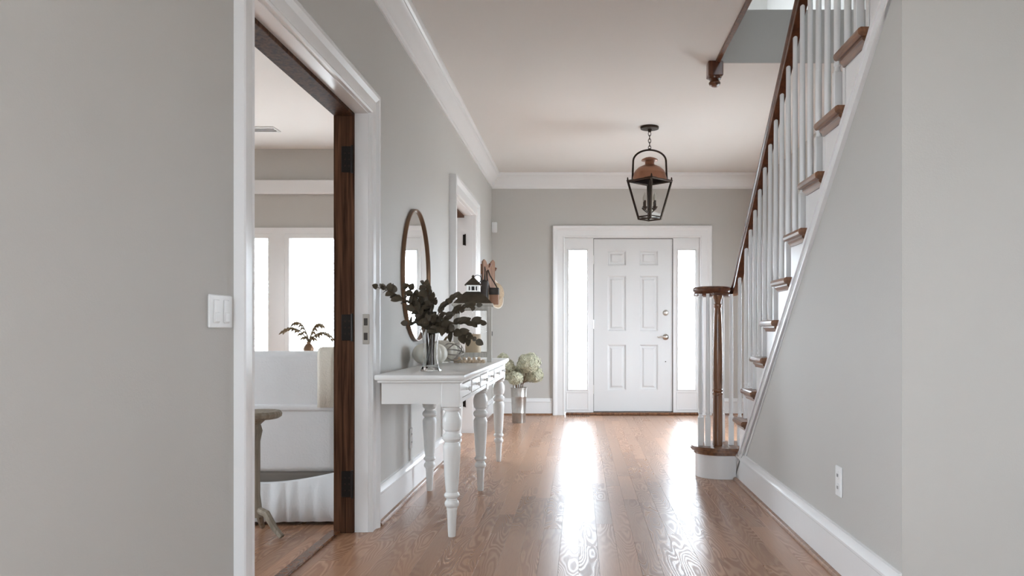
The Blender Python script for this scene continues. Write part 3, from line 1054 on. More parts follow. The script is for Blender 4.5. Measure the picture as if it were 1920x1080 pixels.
b.box(AX1 - 0.04, AX1 - 0.02, AY0 + 0.02, AY1 - 0.02, AZ0 + 0.005, AZ1)
for i in range(ND + 1):
    y = AY0 + 0.045 + i * cell
    b.box(AX1 - 0.022, AX1, y - 0.012, y + 0.012, 0.648, 0.72)
b.box(AX1 - 0.022, AX1, AY0 + 0.02, AY0 + 0.04, 0.648, 0.72).box(AX1 - 0.022, AX1, AY1 - 0.04, AY1 - 0.02, 0.648, 0.72)
b.build('apron', TABLEW, tb, smooth=0)
dr0 = kn0 = None
for i in range(ND):
    y = AY0 + 0.045 + (i + 0.5) * cell
    if dr0 is None:
        dr0 = d = MB().bbox(-0.018, 0.004, -cell / 2 + 0.016, cell / 2 - 0.016, -0.0335, 0.0335, 0.003).build('drawer', TABLEW, tb, loc=(AX1, y, 0.684))
        kn0 = MB().lathe([(0, 0), (0.008, 0), (0.006, 0.004), (0.005, 0.009), (0.010, 0.013), (0.0115, 0.018), (0.008, 0.023), (0, 0.024)], 16, (0.004, 0, 0),
                         Matrix.Rotation(PI / 2, 3, 'Y')).build('knob', TABLEW, d)
    else:
        d = share(dr0, tb, (AX1, y, 0.684))
        share(kn0, d, (0, 0, 0))
LEG = [(0, 0), (0.018, 0), (0.020, 0.004), (0.0265, 0.125), (0.0285, 0.130), (0.0285, 0.138), (0.036, 0.146), (0.0385, 0.156), (0.036, 0.166), (0.029, 0.173), (0.0285, 0.182), (0.038, 0.188), (0.041, 0.196), (0.038, 0.204), (0.031, 0.210),
       (0.036, 0.25), (0.046, 0.405), (0.047, 0.425), (0.040, 0.440), (0.033, 0.446), (0.042, 0.452), (0.0485, 0.462), (0.0485, 0.472), (0.042, 0.482), (0.034, 0.488), (0.033, 0.496), (0.044, 0.506), (0.0495, 0.530),
       (0.0485, 0.556), (0.040, 0.578), (0.034, 0.586), (0.034, 0.592), (0.043, 0.596), (0.046, 0.604), (0.040, 0.612), (0, 0.612)]
leg0 = None
for y in (TY0 + 0.070, (TY0 + TY1) / 2, TY1 - 0.070):
    for x in (AX1 - 0.040, AX0 + 0.014):
        if x < -0.8 and y < TY0 + 0.2:
            continue            # the wall end of the near side rests on a wall cleat
        if leg0 is None:
            lb = MB().lathe([(r_ * 0.9, z_) for r_, z_ in LEG], 28)
            lb.bbox(-0.044, 0.044, -0.044, 0.044, 0.611, 0.7285, 0.004)
            leg0 = lb.build('leg', TABLEW, tb, loc=(x, y, 0.0), smooth=30)
        else:
            share(leg0, tb, (x, y, 0.0))

# ------------------------------------------------------------------ things on the console table
# glass vase
VX, VY = -0.765, 4.20
vs = thing('glass_vase', 'clear faceted glass vase holding dark eucalyptus on the console table', 'vase', (VX, VY, TZ + 0.0005))
VH = 0.212


def vase_r(t):
    return 0.036 + 0.016 * (2 * t - 0.9) ** 2


outer, inner = [], []
for i in range(15):
    t = i / 14
    outer.append((vase_r(t) + (0.006 if i == 0 else 0), VH * t))
for i in range(13):
    t = 1 - i / 12 * 0.9
    inner.append((vase_r(t) - 0.004, VH * t))
prof = outer + inner + [(0, VH * 0.1)]
sq = MB().lathe([(0, 0)] + prof, 8, (0, 0, 0), Matrix.Rotation(PI / 8, 3, 'Z'))
sq.build('glass_body', VGLASS, vs, smooth=20)


def at(x, y, Y):
    return Vector(((x - 1088.0) * Y / F, Y, CH + (620.0 - y) * Y / F))


# eucalyptus sprigs: stem + single leaves
def leaf_mesh(ln, wd):
    vs, fs = [], []
    n = 7
    for i in range(n + 1):
        t = i / n
        w = wd * math.sin(PI * min(1, t ** 0.8)) ** 0.65 * 0.5 if 0 < t < 1 else 0.0006
        z = -0.18 * ln * (t - 0.4) ** 2
        vs += [(-w, ln * t, z + w * 0.25), (0, ln * t, z), (w, ln * t, z + w * 0.25)]
    for i in range(n):
        for k in (0, 1):
            a = i * 3 + k
            fs.append((a, a + 1, a + 4, a + 3))
    m2 = MB().add(vs, fs)
    m2.add([(p[0], p[1], p[2] + 0.0007) for p in vs], [tuple(reversed(f)) for f in fs])
    return m2.mesh('leaf', LEAF, 60)


LM = [leaf_mesh(0.050, 0.040), leaf_mesh(0.058, 0.036), leaf_mesh(0.040, 0.034)]
mouth = Vector((VX, VY, TZ + VH - 0.01))
TIPS = [((708, 539), 3.93, 'far left, reaching past the door casing'), ((764, 540), 4.05, 'upper left, in front of the mirror'),
        ((795, 533), 4.10, 'tall upright middle, ending in one round leaf'), ((790, 566), 4.22, 'short dense upright left of centre'), ((812, 566), 4.12, 'upright centre'),
        ((857, 556), 4.15, 'upright right of centre, narrow leaves'), ((893, 572), 4.22, 'upper right, over the lantern roof'), ((900, 606), 4.25, 'far right, across the lantern glass'),
        ((892, 638), 4.2, 'drooping lower right'), ((765, 606), 4.2, 'low drooping left'), ((842, 615), 4.08, 'low front right'), ((800, 600), 4.03, 'low front centre'), ((835, 590), 4.2, 'bushy right of centre')]
for si, ((tx, ty), tY, where) in enumerate(TIPS):
    tip = at(tx, ty, tY)
    foot = Vector((VX + random.uniform(-0.016, 0.016), VY + random.uniform(-0.016, 0.016), TZ + 0.03))
    root = thing('eucalyptus_sprig', 'dark eucalyptus sprig in the glass vase, ' + where, 'sprig', foot, group='eucalyptus sprigs in the vase')
    mid = mouth + (Vector((random.uniform(-.02, .02), random.uniform(-.015, .015), 0)))
    ctrl = mid + Vector(((tip.x - mid.x) * 0.35, (tip.y - mid.y) * 0.3, max(0.03, (tip.z - mid.z) * 0.75 + 0.02)))
    pts = [foot, foot.lerp(mid, 0.5), mid]
    m = 12
    for i in range(1, m + 1):
        t = i / m
        pts.append(mid * (1 - t) ** 2 + ctrl * 2 * t * (1 - t) + tip * t * t)
    MB().tube([p - foot for p in pts], [0.0028 - 0.0015 * i / (len(pts) - 1) for i in range(len(pts))], 6).build('stem', STEM, root)
    L = sum((pts[i + 1] - pts[i]).length for i in range(2, len(pts) - 1))
    nl = max(7, int(L / 0.0115))
    for j in range(nl):
        t = 0.12 + 0.88 * (j + 0.5) / nl
        if j >= nl - 1:
            t = 1.0
        p = mid * (1 - t) ** 2 + ctrl * 2 * t * (1 - t) + tip * t * t
        tg = ((ctrl - mid) * 2 * (1 - t) + (tip - ctrl) * 2 * t).normalized()
        ang = random.uniform(0, 2 * PI)
        side = Vector((math.cos(ang), math.sin(ang) * 0.7, math.sin(ang + 1)))
        dr = (tg * 0.75 + side * (0.95 if t < 1 else 0.1)).normalized()
        up = Vector((random.uniform(-1, 1), -1.0 + random.uniform(-.4, .6), random.uniform(-.2, 1.0)))
        xx = dr.cross(up).normalized()
        zz = xx.cross(dr)
        lo = bpy.data.objects.new('leaf', LM[random.randrange(3)])
        COL.objects.link(lo)
        lo.parent = root
        M = Matrix((xx, dr, zz)).transposed().to_4x4()
        sc = random.uniform(0.68, 1.1) * (0.85 if t > 0.9 else 1)
        q = p - foot
        if (p + dr * 0.05).x < XL + 0.02:
            sc *= 0.5
        lo.matrix_local = Matrix.Translation(q) @ M @ Matrix.Scale(sc, 4)


def pumpkin(x, y, r, h, label, ribs=10):
    root = thing('pumpkin', label, 'pumpkin', (x, y, TZ + 0.0005), group='white pumpkins on the console table')
    vs, fs = [], []
    nu, nv = 60, 18
    for i in range(nu):
        a = 2 * PI * i / nu
        rb = 1 - 0.07 * (abs(math.cos(a * ribs / 2)) ** 6)
        for k in range(nv + 1):
            ph = -PI / 2 + PI * k / nv
            rr = r * math.cos(ph) ** 0.8 * (rb if abs(ph) < 1.5 else 1)
            z = h / 2 + h / 2 * math.sin(ph) * (1 - 0.0)
            if ph > 0.9:
                z -= h * 0.10 * ((ph - 0.9) / 0.67) ** 2
            if ph < -1.1:
                z += h * 0.03
            vs.append((rr * math.cos(a), rr * math.sin(a), max(z, 0)))
    for i in range(nu):
        j = (i + 1) % nu
        for k in range(nv):
            fs.append((i * (nv + 1) + k, j * (nv + 1) + k, j * (nv + 1) + k + 1, i * (nv + 1) + k + 1))
    MB().add(vs, fs).build('flesh', PUMP, root, smooth=60)
    MB().tube([(0, 0, h * 0.86), (0.004, 0, h * 0.95), (0.012, 0.004, h * 1.05), (0.022, 0.006, h * 1.1)], [0.012, 0.008, 0.007, 0.008], 8).build('stalk', PSTEM, root)


pumpkin(-0.893, 4.88, 0.104, 0.135, 'ribbed white pumpkin behind the glass vase')
pumpkin(-0.875, 5.28, 0.085, 0.15, 'tall white pumpkin behind the wire sphere')

# wire orb
orb = thing('wire_orb', 'open silver metal band sphere in front of the lantern', 'ornament', (-0.792, 5.12, TZ + 0.0005))
R = 0.068
for rx, ry, rz_ in ((0.2, 0.1, 0), (PI / 2, 0.3, 0.3), (PI / 2 - 0.2, 1.3, 0.2), (0.9, 0.2, 0.5), (2.2, 0.3, 1.2)):
    M = Matrix.Rotation(rz_, 3, 'Z') @ Matrix.Rotation(ry, 3, 'Y') @ Matrix.Rotation(rx, 3, 'X')
    rb = MB()
    pr = [(R - 0.0015, -0.004), (R, -0.004), (R, 0.004), (R - 0.0015, 0.004)]
    vs, fs = [], []
    for i in range(40):
        a = 2 * PI * i / 40
        for r, z in pr:
            p = M @ Vector((r * math.cos(a), r * math.sin(a), z))
            vs.append((p.x, p.y, p.z + R + 0.002))
    for i in range(40):
        j = (i + 1) % 40
        for k in range(4):
            l = (k + 1) % 4
            fs.append((i * 4 + k, i * 4 + l, j * 4 + l, j * 4 + k))
    rb.add(vs, fs).build('ring', GALV, orb)

# bead garland
gl = thing('bead_garland', 'pale wooden bead garland piled beside the lantern', 'garland', (-0.70, 5.16, TZ + 0.0005))
bead0 = None
br = 0.0115
spots = []
for i in range(9):
    spots.append((-0.085 + i * 0.0225, random.uniform(-0.004, 0.004) - 0.012, br))
for i in range(8):
    spots.append((-0.075 + i * 0.0225, 0.013 + random.uniform(-0.003, 0.003), br))
for i in range(5):
    spots.append((-0.06 + i * 0.031, 0.0, br * 2.5))
for x, y, z in spots:
    if bead0 is None:
        bead0 = MB().lathe([(0.0025, -br * 0.95), (br * 0.7, -br * 0.72), (br, 0), (br * 0.7, br * 0.72), (0.0025, br * 0.95)], 14).build('bead', BEAD, gl, loc=(x, y, z), smooth=60)
    else:
        share(bead0, gl, (x, y, z), (random.uniform(0, 3), random.uniform(0, 3), 0))

# big lantern on the table
LX, LY, LZ = -0.712, 5.46, TZ + 0.0005
lt = thing('candle_lantern', 'tall grey wooden lantern with dark metal roof on the console table', 'lantern', (LX, LY, LZ), rz=0.10)
W = 0.108
for sx in (-1, 1):
    for sy in (-1, 1):
        MB().bbox(sx * W - 0.016, sx * W + 0.016, sy * W - 0.016, sy * W + 0.016, 0, 0.365, 0.003).build('post', GREYWOOD, lt)
MB().bbox(-W + 0.012, W - 0.012, -W + 0.012, W - 0.012, 0.03, 0.05, 0.003).build('base_board', GREYWOOD, lt)
for s_ in (-1, 1):
    for z0_, z1_ in ((0.03, 0.062), (0.340, 0.365)):
        MB().box(-W + 0.016, W - 0.016, s_ * W - 0.010, s_ * W + 0.010, z0_, z1_).build('rail', GREYWOOD, lt, smooth=0)
        MB().box(s_ * W - 0.010, s_ * W + 0.010, -W + 0.016, W - 0.016, z0_, z1_).build('rail', GREYWOOD, lt, smooth=0)

for s_ in (-1, 1):
    MB().box(-W + 0.016, W - 0.016, s_ * W - 0.001, s_ * W + 0.001, 0.062, 0.340).build('pane', LGLASS, lt, smooth=0)
    MB().box(s_ * W - 0.001, s_ * W + 0.001, -W + 0.016, W - 0.016, 0.062, 0.340).build('pane', LGLASS, lt, smooth=0)
MB().bbox(-W - 0.026, W + 0.026, -W - 0.026, W + 0.026, 0.3655, 0.383, 0.004).build('eave', GREYWOOD, lt)
MB().bbox(W + 0.011, W + 0.02, -0.008, 0.008, 0.17, 0.2, 0.002).build('latch', BLACKM, lt)
b = MB()
lv = [(W + 0.018, 0.383), (W + 0.006, 0.398), (W * 0.78, 0.430), (W * 0.5, 0.456), (0.045, 0.462)]
vs, fs = [], []
for h_, z in lv:
    vs += [(-h_, -h_, z), (h_, -h_, z), (h_, h_, z), (-h_, h_, z)]
for i in range(len(lv) - 1):
    for k in range(4):
        l = (k + 1) % 4
        fs.append((i * 4 + k, i * 4 + l, i * 4 + 4 + l, i * 4 + 4 + k))
fs += [(0, 1, 2, 3), tuple(len(vs) - 4 + k for k in range(4))]
b.add(vs, fs)
b.build('roof', ROOFM, lt, smooth=45)
nk = thing('vent_neck', None, None)
nk.parent = lt
b = MB()
for sx in (-1, 1):
    for sy in (-1, 1):
        b.box(sx * 0.036 - 0.006, sx * 0.036 + 0.006, sy * 0.036 - 0.006, sy * 0.036 + 0.006, 0.462, 0.505)
for s_ in (-1, 1):
    for q in (-0.014, 0.014):
        b.box(q - 0.004, q + 0.004, s_ * 0.036 - 0.004, s_ * 0.036 + 0.004, 0.462, 0.505)
        b.box(s_ * 0.036 - 0.004, s_ * 0.036 + 0.004, q - 0.004, q + 0.004, 0.462, 0.505)
b.box(-0.044, 0.044, -0.044, 0.044, 0.462, 0.470).box(-0.044, 0.044, -0.044, 0.044, 0.497, 0.505)
b.build('neck_grille', GALV, nk, smooth=0)
MB().box(-0.026, 0.026, -0.026, 0.026, 0.470, 0.497).build('neck_core', SLOT, nk, smooth=0)
b = MB()
lv = [(0.056, 0.505), (0.053, 0.510), (0.030, 0.534), (0.012, 0.552), (0.007, 0.558), (0.010, 0.565), (0.003, 0.574)]
vs, fs = [], []
for h_, z in lv:
    vs += [(-h_, -h_, z), (h_, -h_, z), (h_, h_, z), (-h_, h_, z)]
for i in range(len(lv) - 1):
    for k in range(4):
        l = (k + 1) % 4
        fs.append((i * 4 + k, i * 4 + l, i * 4 + 4 + l, i * 4 + 4 + k))
fs += [(0, 1, 2, 3), tuple(len(vs) - 4 + k for k in range(4))]
b.add(vs, fs).build('cap', ROOFM, lt, smooth=45)
MB().tube([(0.028 + 0.026 * math.cos(a), 0, 0.548 + 0.026 * math.sin(a)) for a in [2 * PI * i / 24 for i in range(24)]], 0.0022, 6, closed=True).build('ring_handle', BLACKM, lt)
cd = thing('candle', 'cream pillar candle inside the table lantern', 'candle', (LX, LY, LZ + 0.0505))
MB().lathe([(0, 0), (0.050, 0), (0.052, 0.004), (0.052, 0.126), (0.048, 0.132), (0.03, 0.128), (0, 0.126)], 28).build('wax', CANDLE, cd, smooth=40)
MB().tube([(0, 0, 0.126), (0.001, 0, 0.14)], 0.0012, 6).build('wick', SLOT, cd)

# ------------------------------------------------------------------ round mirror on the left wall
mr = thing('round_mirror', 'round mirror in a thin brown metal frame above the console table', 'mirror', (XL, 5.07, 1.31))
RY = Matrix.Rotation(PI / 2, 3, 'Y')
MB().lathe([(0.396, 0.0015), (0.406, 0.0015), (0.406, 0.022), (0.404, 0.024), (0.398, 0.024), (0.396, 0.021)] + [(0.396, 0.0015)], 72, (0, 0, 0), RY).build('mirror_frame', MFRAME, mr, smooth=40)
MB().lathe([(0, 0.002), (0.3965, 0.002), (0.3965, 0.010), (0, 0.010)], 72, (0, 0, 0), RY).build('mirror_glass', MIRROR, mr, smooth=30)

# ------------------------------------------------------------------ hanging things beyond the far doorway
rk = thing('peg_rack', 'brown wooden peg rack on the left wall near the corner', 'coat rack', (XL, 8.72, 1.60))
MB().bbox(0.001, 0.022, -0.36, 0.36, -0.05, 0.05, 0.004).build('rail_board', STAIRW, rk)
peg0 = None
for dy in (-0.27, 0.0, 0.27):
    if peg0 is None:
        peg0 = MB().tube([(0.02, 0, 0), (0.06, 0, 0.012), (0.085, 0, 0.03), (0.095, 0, 0.06)], [0.013, 0.012, 0.012, 0.016], 10).build('peg', RAILW, rk, loc=(0, dy, 0))
    else:
        share(peg0, rk, (0, dy, 0))
cb = thing('cutting_board', 'brown paddle shaped wooden board hanging on the peg rack', 'board', (XL + 0.075, 8.45, 1.70), rz=-0.75)
pol = [(-0.10, -0.02), (-0.105, -0.30), (-0.09, -0.33), (0.09, -0.33), (0.105, -0.30), (0.10, -0.02), (0.075, 0.0), (0.045, -0.02), (0.03, -0.05), (-0.03, -0.05), (-0.045, -0.02), (-0.075, 0.0)]
MB().prism(pol, lambda u, v, w: (w, u * 0.8, v), -0.01, 0.01).build('board_body', SHOEW, cb, smooth=0)
hat = thing('straw_hat', 'round straw hat with pale edge hanging on the peg rack', 'hat', (XL + 0.115, 8.62, 1.37))
hm = Matrix.Rotation(PI / 2 - 0.3, 3, 'Y')
hm = Matrix.Rotation(-0.45, 3, 'Z') @ hm
MB().lathe([(0, 0.085), (0.05, 0.084), (0.082, 0.072), (0.092, 0.02), (0.10, 0.004), (0.17, -0.006), (0.17, -0.010), (0.10, -0.001), (0.088, 0.015), (0, 0.06)], 36, (0, 0, 0), hm).build('hat_body', STRAW, hat, smooth=60)
MB().lathe([(0.166, -0.013), (0.176, -0.012), (0.176, -0.002), (0.166, -0.003), (0.166, -0.013)], 36, (0, 0, 0), hm).build('hat_edge', HATRIM, hat, smooth=40)
bag = thing('leather_bag', 'small tan leather bag with dark strap hanging by the straw hat', 'bag', (XL + 0.145, 8.36, 1.235))
MB().bbox(-0.05, 0.045, -0.02, 0.05, 0.0, 0.165, 0.008, 2).build('bag_body', LEATHER, bag)
MB().bbox(-0.053, 0.048, -0.026, 0.053, 0.10, 0.172, 0.006, 2).build('flap', DLEATHER, bag)
MB().tube([(-0.045, 0.02, 0.15), (-0.075, 0.04, 0.26), (-0.085, 0.06, 0.345), (-0.07, 0.07, 0.36), (-0.05, 0.06, 0.30), (0.035, 0.02, 0.16)], 0.006, 6).build('strap', DLEATHER, bag)
pu = thing('dark_pouch', 'dark brown pouch hanging behind the tan leather bag', 'bag', (XL + 0.05, 8.30, 1.22))
MB().bbox(-0.03, 0.04, -0.05, 0.06, 0, 0.26, 0.02, 2).build('pouch_body', DLEATHER, pu, smooth=50)
MB().tube([(0, -0.04, 0.25), (0.01, 0.0, 0.36), (0.0, 0.05, 0.40), (0.0, 0.06, 0.25)], 0.005, 6).build('strap', DLEATHER, pu)

# motion sensor
ms = thing('motion_sensor', 'small white motion sensor high on the wall in the corner', 'sensor', (-0.985, YB, 2.155))
MB().bbox(-0.03, 0.03, -0.045, -0.001, -0.06, 0.06, 0.01, 2).build('case', PLASTIC, ms)
MB().bbox(-0.018, 0.018, -0.050, -0.044, -0.035, 0.005, 0.004).build('lens', TRIM, ms)

# ------------------------------------------------------------------ galvanised bucket with hydrangeas
bk = thing('metal_bucket', 'tall galvanised metal bucket on the floor by the corner', 'bucket', (-0.648, 8.66, 0.0005))
MB().lathe([(0, 0.004), (0.062, 0.004), (0.064, 0), (0.067, 0.0), (0.069, 0.012), (0.073, 0.10), (0.0755, 0.105), (0.0735, 0.11), (0.080, 0.27), (0.0825, 0.275), (0.081, 0.28), (0.085, 0.362), (0.089, 0.366), (0.089, 0.372), (0.084, 0.372), (0.066, 0.02), (0, 0.02)], 36).build('bucket_body', GALV, bk, smooth=35)
HEADS = [((991, 681), 8.60, 0.118, 'largest, topmost'), ((1003, 703), 8.66, 0.088, 'rightmost'), ((966, 709), 8.48, 0.076, 'small, front, just over the rim'), ((950, 686), 8.62, 0.082, 'left'), ((944, 671), 8.74, 0.055, 'smallest, upper left behind the table corner'),
         ((958, 699), 8.76, 0.09, 'back left'), ((983, 702), 8.72, 0.095, 'back centre')]
for (hx_, hy_), hY, hr, where in HEADS:
    c = at(hx_, hy_, hY)
    base = Vector((-0.648 + random.uniform(-0.03, 0.03), 8.66 + random.uniform(-0.03, 0.03), 0.03))
    root = thing('hydrangea', 'dried cream hydrangea bloom in the metal bucket, ' + where, 'flower', base, group='hydrangeas in the bucket')
    rim = Vector((base.x + (c.x - base.x) * 0.25, base.y + (c.y - base.y) * 0.25, 0.40))
    MB().tube([(0, 0, 0), rim - base, (c - base) * 0.9 + (rim - base) * 0.1], [0.004, 0.004, 0.003], 6).build('stem', HSTEM, root)
    fm = MB()
    nfl = int(260 * (hr / 0.09) ** 2)
    for i in range(nfl):
        zz = 1 - 2 * (i + 0.5) / nfl
        a = i * 2.399963
        dv = Vector((math.sqrt(1 - zz * zz) * math.cos(a), math.sqrt(1 - zz * zz) * math.sin(a), zz))
        lump = 1 + 0.10 * math.sin(dv.x * 5 + hr * 50) * math.cos(dv.z * 4 + hY)
        p = c - base + Vector((dv.x * hr * lump, dv.y * hr * lump, dv.z * hr * 0.86 * lump)) * random.uniform(0.93, 1.05)
        n_ = (dv + Vector((random.uniform(-.4, .4), random.uniform(-.4, .4), random.uniform(-.4, .4)))).normalized()
        t1 = n_.orthogonal().normalized()
        t2 = n_.cross(t1)
        r0 = random.uniform(0, PI)
        sz = random.uniform(0.012, 0.017)
        for q in range(4):
            an = r0 + q * PI / 2
            d1_ = t1 * math.cos(an) + t2 * math.sin(an)
            d2_ = t1 * math.cos(an + PI / 2) + t2 * math.sin(an + PI / 2)
            fm.add([p, p + d1_ * sz * 0.6 + d2_ * sz * 0.5 + n_ * 0.003, p + d1_ * sz * 1.15 + n_ * 0.001, p + d1_ * sz * 0.6 - d2_ * sz * 0.5 + n_ * 0.003], [(0, 1, 2, 3)])
    fm.lathe([(0, -hr * 0.8), (hr * 0.55, -hr * 0.5), (hr * 0.84, 0), (hr * 0.55, hr * 0.55), (0, hr * 0.74)], 16, c - base)
    fo = fm.build('bloom', HYDR, root, smooth=0)
    fo['kind'] = 'stuff'

# ------------------------------------------------------------------ hanging entry lantern
PX, PY = 0.613, 7.26
pl = thing('pendant_lantern', 'black iron pendant lantern with copper dome hanging from the hall ceiling', 'lamp', (PX, PY, ZC))
MB().lathe([(0, -0.001), (0.080, -0.001), (0.082, -0.008), (0.080, -0.022), (0.02, -0.026), (0.012, -0.05), (0, -0.051)], 32).build('canopy', BRONZE, pl, smooth=35)
zc = -0.048
for i in range(5):
    a = PI / 2 * (i % 2)
    cx_, sx_ = math.cos(a), math.sin(a)
    ring = [(0.011 * math.cos(t) * cx_, 0.011 * math.cos(t) * sx_, zc - 0.016 + 0.020 * math.sin(t)) for t in [2 * PI * j / 16 for j in range(16)]]
    MB().tube(ring, 0.0032, 6, closed=True).build('chain_link', BRONZE, pl)
    zc -= 0.031
zt = -0.205
arc = []
ZF = pz(0) * 0  # unused
zfr = 2.292 - ZC       # top frame
for i in range(25):
    t = PI * i / 24
    arc.append((-0.145 * math.cos(t), 0, zfr + 0.175 + 0.10 * math.sin(t)))
arc = [(-0.152, 0, zfr + 0.005)] + arc + [(0.152, 0, zfr + 0.005)]
hp = MB().tube(arc, 0.0085, 8)
hp.tube([(0, 0, zfr + 0.27), (0, 0, zt + 0.012)], 0.007, 8)
hp.build('hoop', BRONZE, pl)
MB().lathe([(0.155, zfr + 0.004), (0.150, zfr + 0.03), (0.140, zfr + 0.062), (0.141, zfr + 0.066), (0.128, zfr + 0.09), (0.10, zfr + 0.118), (0.06, zfr + 0.138), (0.044, zfr + 0.143), (0.041, zfr + 0.150), (0.041, zfr + 0.172), (0.046, zfr + 0.176),
            (0.074, zfr + 0.180), (0.070, zfr + 0.190), (0.045, zfr + 0.204), (0.015, zfr + 0.212), (0, zfr + 0.213),
            (0, zfr + 0.200), (0.035, zfr + 0.13), (0.09, zfr + 0.11), (0.135, zfr + 0.06), (0.150, zfr + 0.004), (0.155, zfr + 0.004)], 40).build('copper_dome', COPPER, pl, smooth=40)['label'] = 'copper dome roof with chimney cap'
RT, RB, zb_ = 0.196, 0.095, 1.955 - ZC
dirs = [(1, 0), (0, 1), (-1, 0), (0, -1)]
for (r, z, th, nm) in ((RT, zfr, 0.010, 'top_bar'), (RB + 0.006, zb_ + 0.022, 0.006, 'bottom_bar'), (RB, zb_, 0.007, 'bottom_bar')):
    for i in range(4):
        a, c = dirs[i], dirs[(i + 1) % 4]
        MB().tube([(a[0] * r, a[1] * r, z), (c[0] * r, c[1] * r, z)], th, 4).build(nm, BRONZE, pl, smooth=0)
for a in dirs:
    MB().tube([(a[0] * RT, a[1] * RT, zfr + 0.01), (a[0] * RB, a[1] * RB, zb_ - 0.004)], 0.0095, 4).build('corner_bar', BRONZE, pl, smooth=0)
    MB().lathe([(0, 0), (0.006, 0), (0.007, 0.012), (0.003, 0.026), (0, 0.028)], 10, (a[0] * RT * 0.99, a[1] * RT * 0.99, zfr + 0.008)).build('corner_knob', BRONZE, pl)
for i in range(4):
    a, c = dirs[i], dirs[(i + 1) % 4]
    MB().add([(a[0] * RT, a[1] * RT, zfr), (c[0] * RT, c[1] * RT, zfr), (c[0] * RB, c[1] * RB, zb_), (a[0] * RB, a[1] * RB, zb_)], [(0, 1, 2, 3)]).build('pane', LGLASS, pl, smooth=0)
ce = MB().lathe([(0, zb_ + 0.055), (0.016, zb_ + 0.06), (0.010, zb_ + 0.075), (0.007, zb_ + 0.09), (0.007, zfr + 0.12), (0, zfr + 0.12)], 12).build('candle_stem', BRONZE, pl)
for i in range(4):
    a = PI / 4 + i * PI / 2
    ca, sa = math.cos(a), math.sin(a)
    r = 0.062
    zk = zb_ + 0.105
    ar = MB().tube([(0, 0, zb_ + 0.08), (ca * r * 0.5, sa * r * 0.5, zb_ + 0.062), (ca * r, sa * r, zk - 0.02)], 0.005, 8)
    ar.lathe([(0, zk - 0.022), (0.010, zk - 0.02), (0.024, zk - 0.004), (0.024, zk), (0.0, zk)], 14, (ca * r, sa * r, 0))
    ao = ar.build('candle_arm', BRONZE, pl)
    MB().lathe([(0, zk), (0.0095, zk), (0.0095, zk + 0.055), (0, zk + 0.055)], 12, (ca * r, sa * r, 0)).build('candle_sleeve', BRONZE, ao)
    MB().lathe([(0, zk + 0.055), (0.008, zk + 0.057), (0.013, zk + 0.078), (0.011, zk + 0.098), (0.004, zk + 0.122), (0, zk + 0.128)], 12, (ca * r, sa * r, 0)).build('bulb', BULB, ao, smooth=60)

# ------------------------------------------------------------------ switch, outlets, vents
sw = thing('light_switch', 'white double light switch plate beside the near doorway', 'switch', (XL, 2.318, 1.024))
MB().bbox(0.0005, 0.007, -0.074, 0.074, -0.047, 0.047, 0.003).build('plate', PLASTIC, sw)
for dy in (-0.032, 0.032):
    r_ = MB().bbox(0.006, 0.010, -0.017, 0.017, -0.033, 0.033, 0.002).build('rocker', PLASTIC, sw, loc=(0, dy, 0))
    MB().bbox(0.009, 0.013, -0.014, 0.014, -0.03, -0.002, 0.002).build('paddle', PLASTIC, r_)


def outlet(loc, sgn, label):
    o_ = thing('wall_outlet', label, 'outlet', loc, group='wall outlets')
    MB().bbox(min(sgn * 0.0005, sgn * 0.007), max(sgn * 0.0005, sgn * 0.007), -0.037, 0.037, -0.06, 0.06, 0.003).build('plate', PLASTIC, o_)
    for dz in (-0.024, 0.024):
        r_ = MB().lathe([(0, 0), (0.017, 0), (0.017, 0.009), (0, 0.0095)], 20, (0, 0, dz), Matrix.Rotation(sgn * PI / 2, 3, 'Y')).build('receptacle', PLASTIC, o_)
        for dy in (-0.006, 0.006):
            MB().box(sgn * 0.0085, sgn * 0.0102, dy - 0.0015, dy + 0.0015, dz - 0.006, dz + 0.006).build('slot', SLOT, r_)


outlet((XR, 3.26, 0.372), -1, 'white wall outlet on the grey wall under the stairs')
outlet((XL, 4.93, 0.325), 1, 'white wall outlet behind the console table leg')

fv = thing('floor_register', 'flat floor vent grille before the left sidelight', 'vent', (-0.02, 9.28, 0.0))
MB().bbox(-0.13, 0.13, -0.05, 0.05, 0.0003, 0.004, 0.0012).build('plate', SHOEW, fv)
sl0 = None
for i in range(11):
    x = -0.11 + i * 0.022
    if sl0 is None:
        sl0 = MB().box(-0.005, 0.005, -0.036, 0.036, 0.0038, 0.0046).build('slot', SLOT, fv, loc=(x, 0, 0), smooth=0)
    else:
        share(sl0, fv, (x, 0, 0))
cv = thing('ceiling_vent', 'white vent grille in the side room ceiling', 'vent', (-2.84, 7.35, ZC))
MB().bbox(-0.13, 0.13, -0.09, 0.09, -0.008, -0.0005, 0.003).build('frame', TRIM, cv)
for i in range(5):
    MB().box(-0.11, 0.11, -0.06 + i * 0.03 - 0.008, -0.06 + i * 0.03 + 0.008, -0.011, -0.0075).build('slat', SLOT if i % 2 else TRIM, cv, smooth=0)

# ------------------------------------------------------------------ side room furniture
ac = thing('slipcovered_armchair', 'white slipcovered armchair with pleated skirt seen from behind through the near doorway', 'armchair', (-1.60, 4.13, 0))
# local: back at y = 0, seat towards +y


def slab(x0, x1, y0, y1, z0, z1, r):
    m = MB()
    bm_ = bmesh.new()
    bmesh.ops.create_cube(bm_, size=1.0)
    for v in bm_.verts:
        v.co = Vector(((x0 + x1) / 2 + v.co.x * (x1 - x0), (y0 + y1) / 2 + v.co.y * (y1 - y0), (z0 + z1) / 2 + v.co.z * (z1 - z0)))
    bmesh.ops.bevel(bm_, geom=bm_.edges[:], offset=r, segments=4, profile=0.5, affect='EDGES')
    return m.bm(bm_)


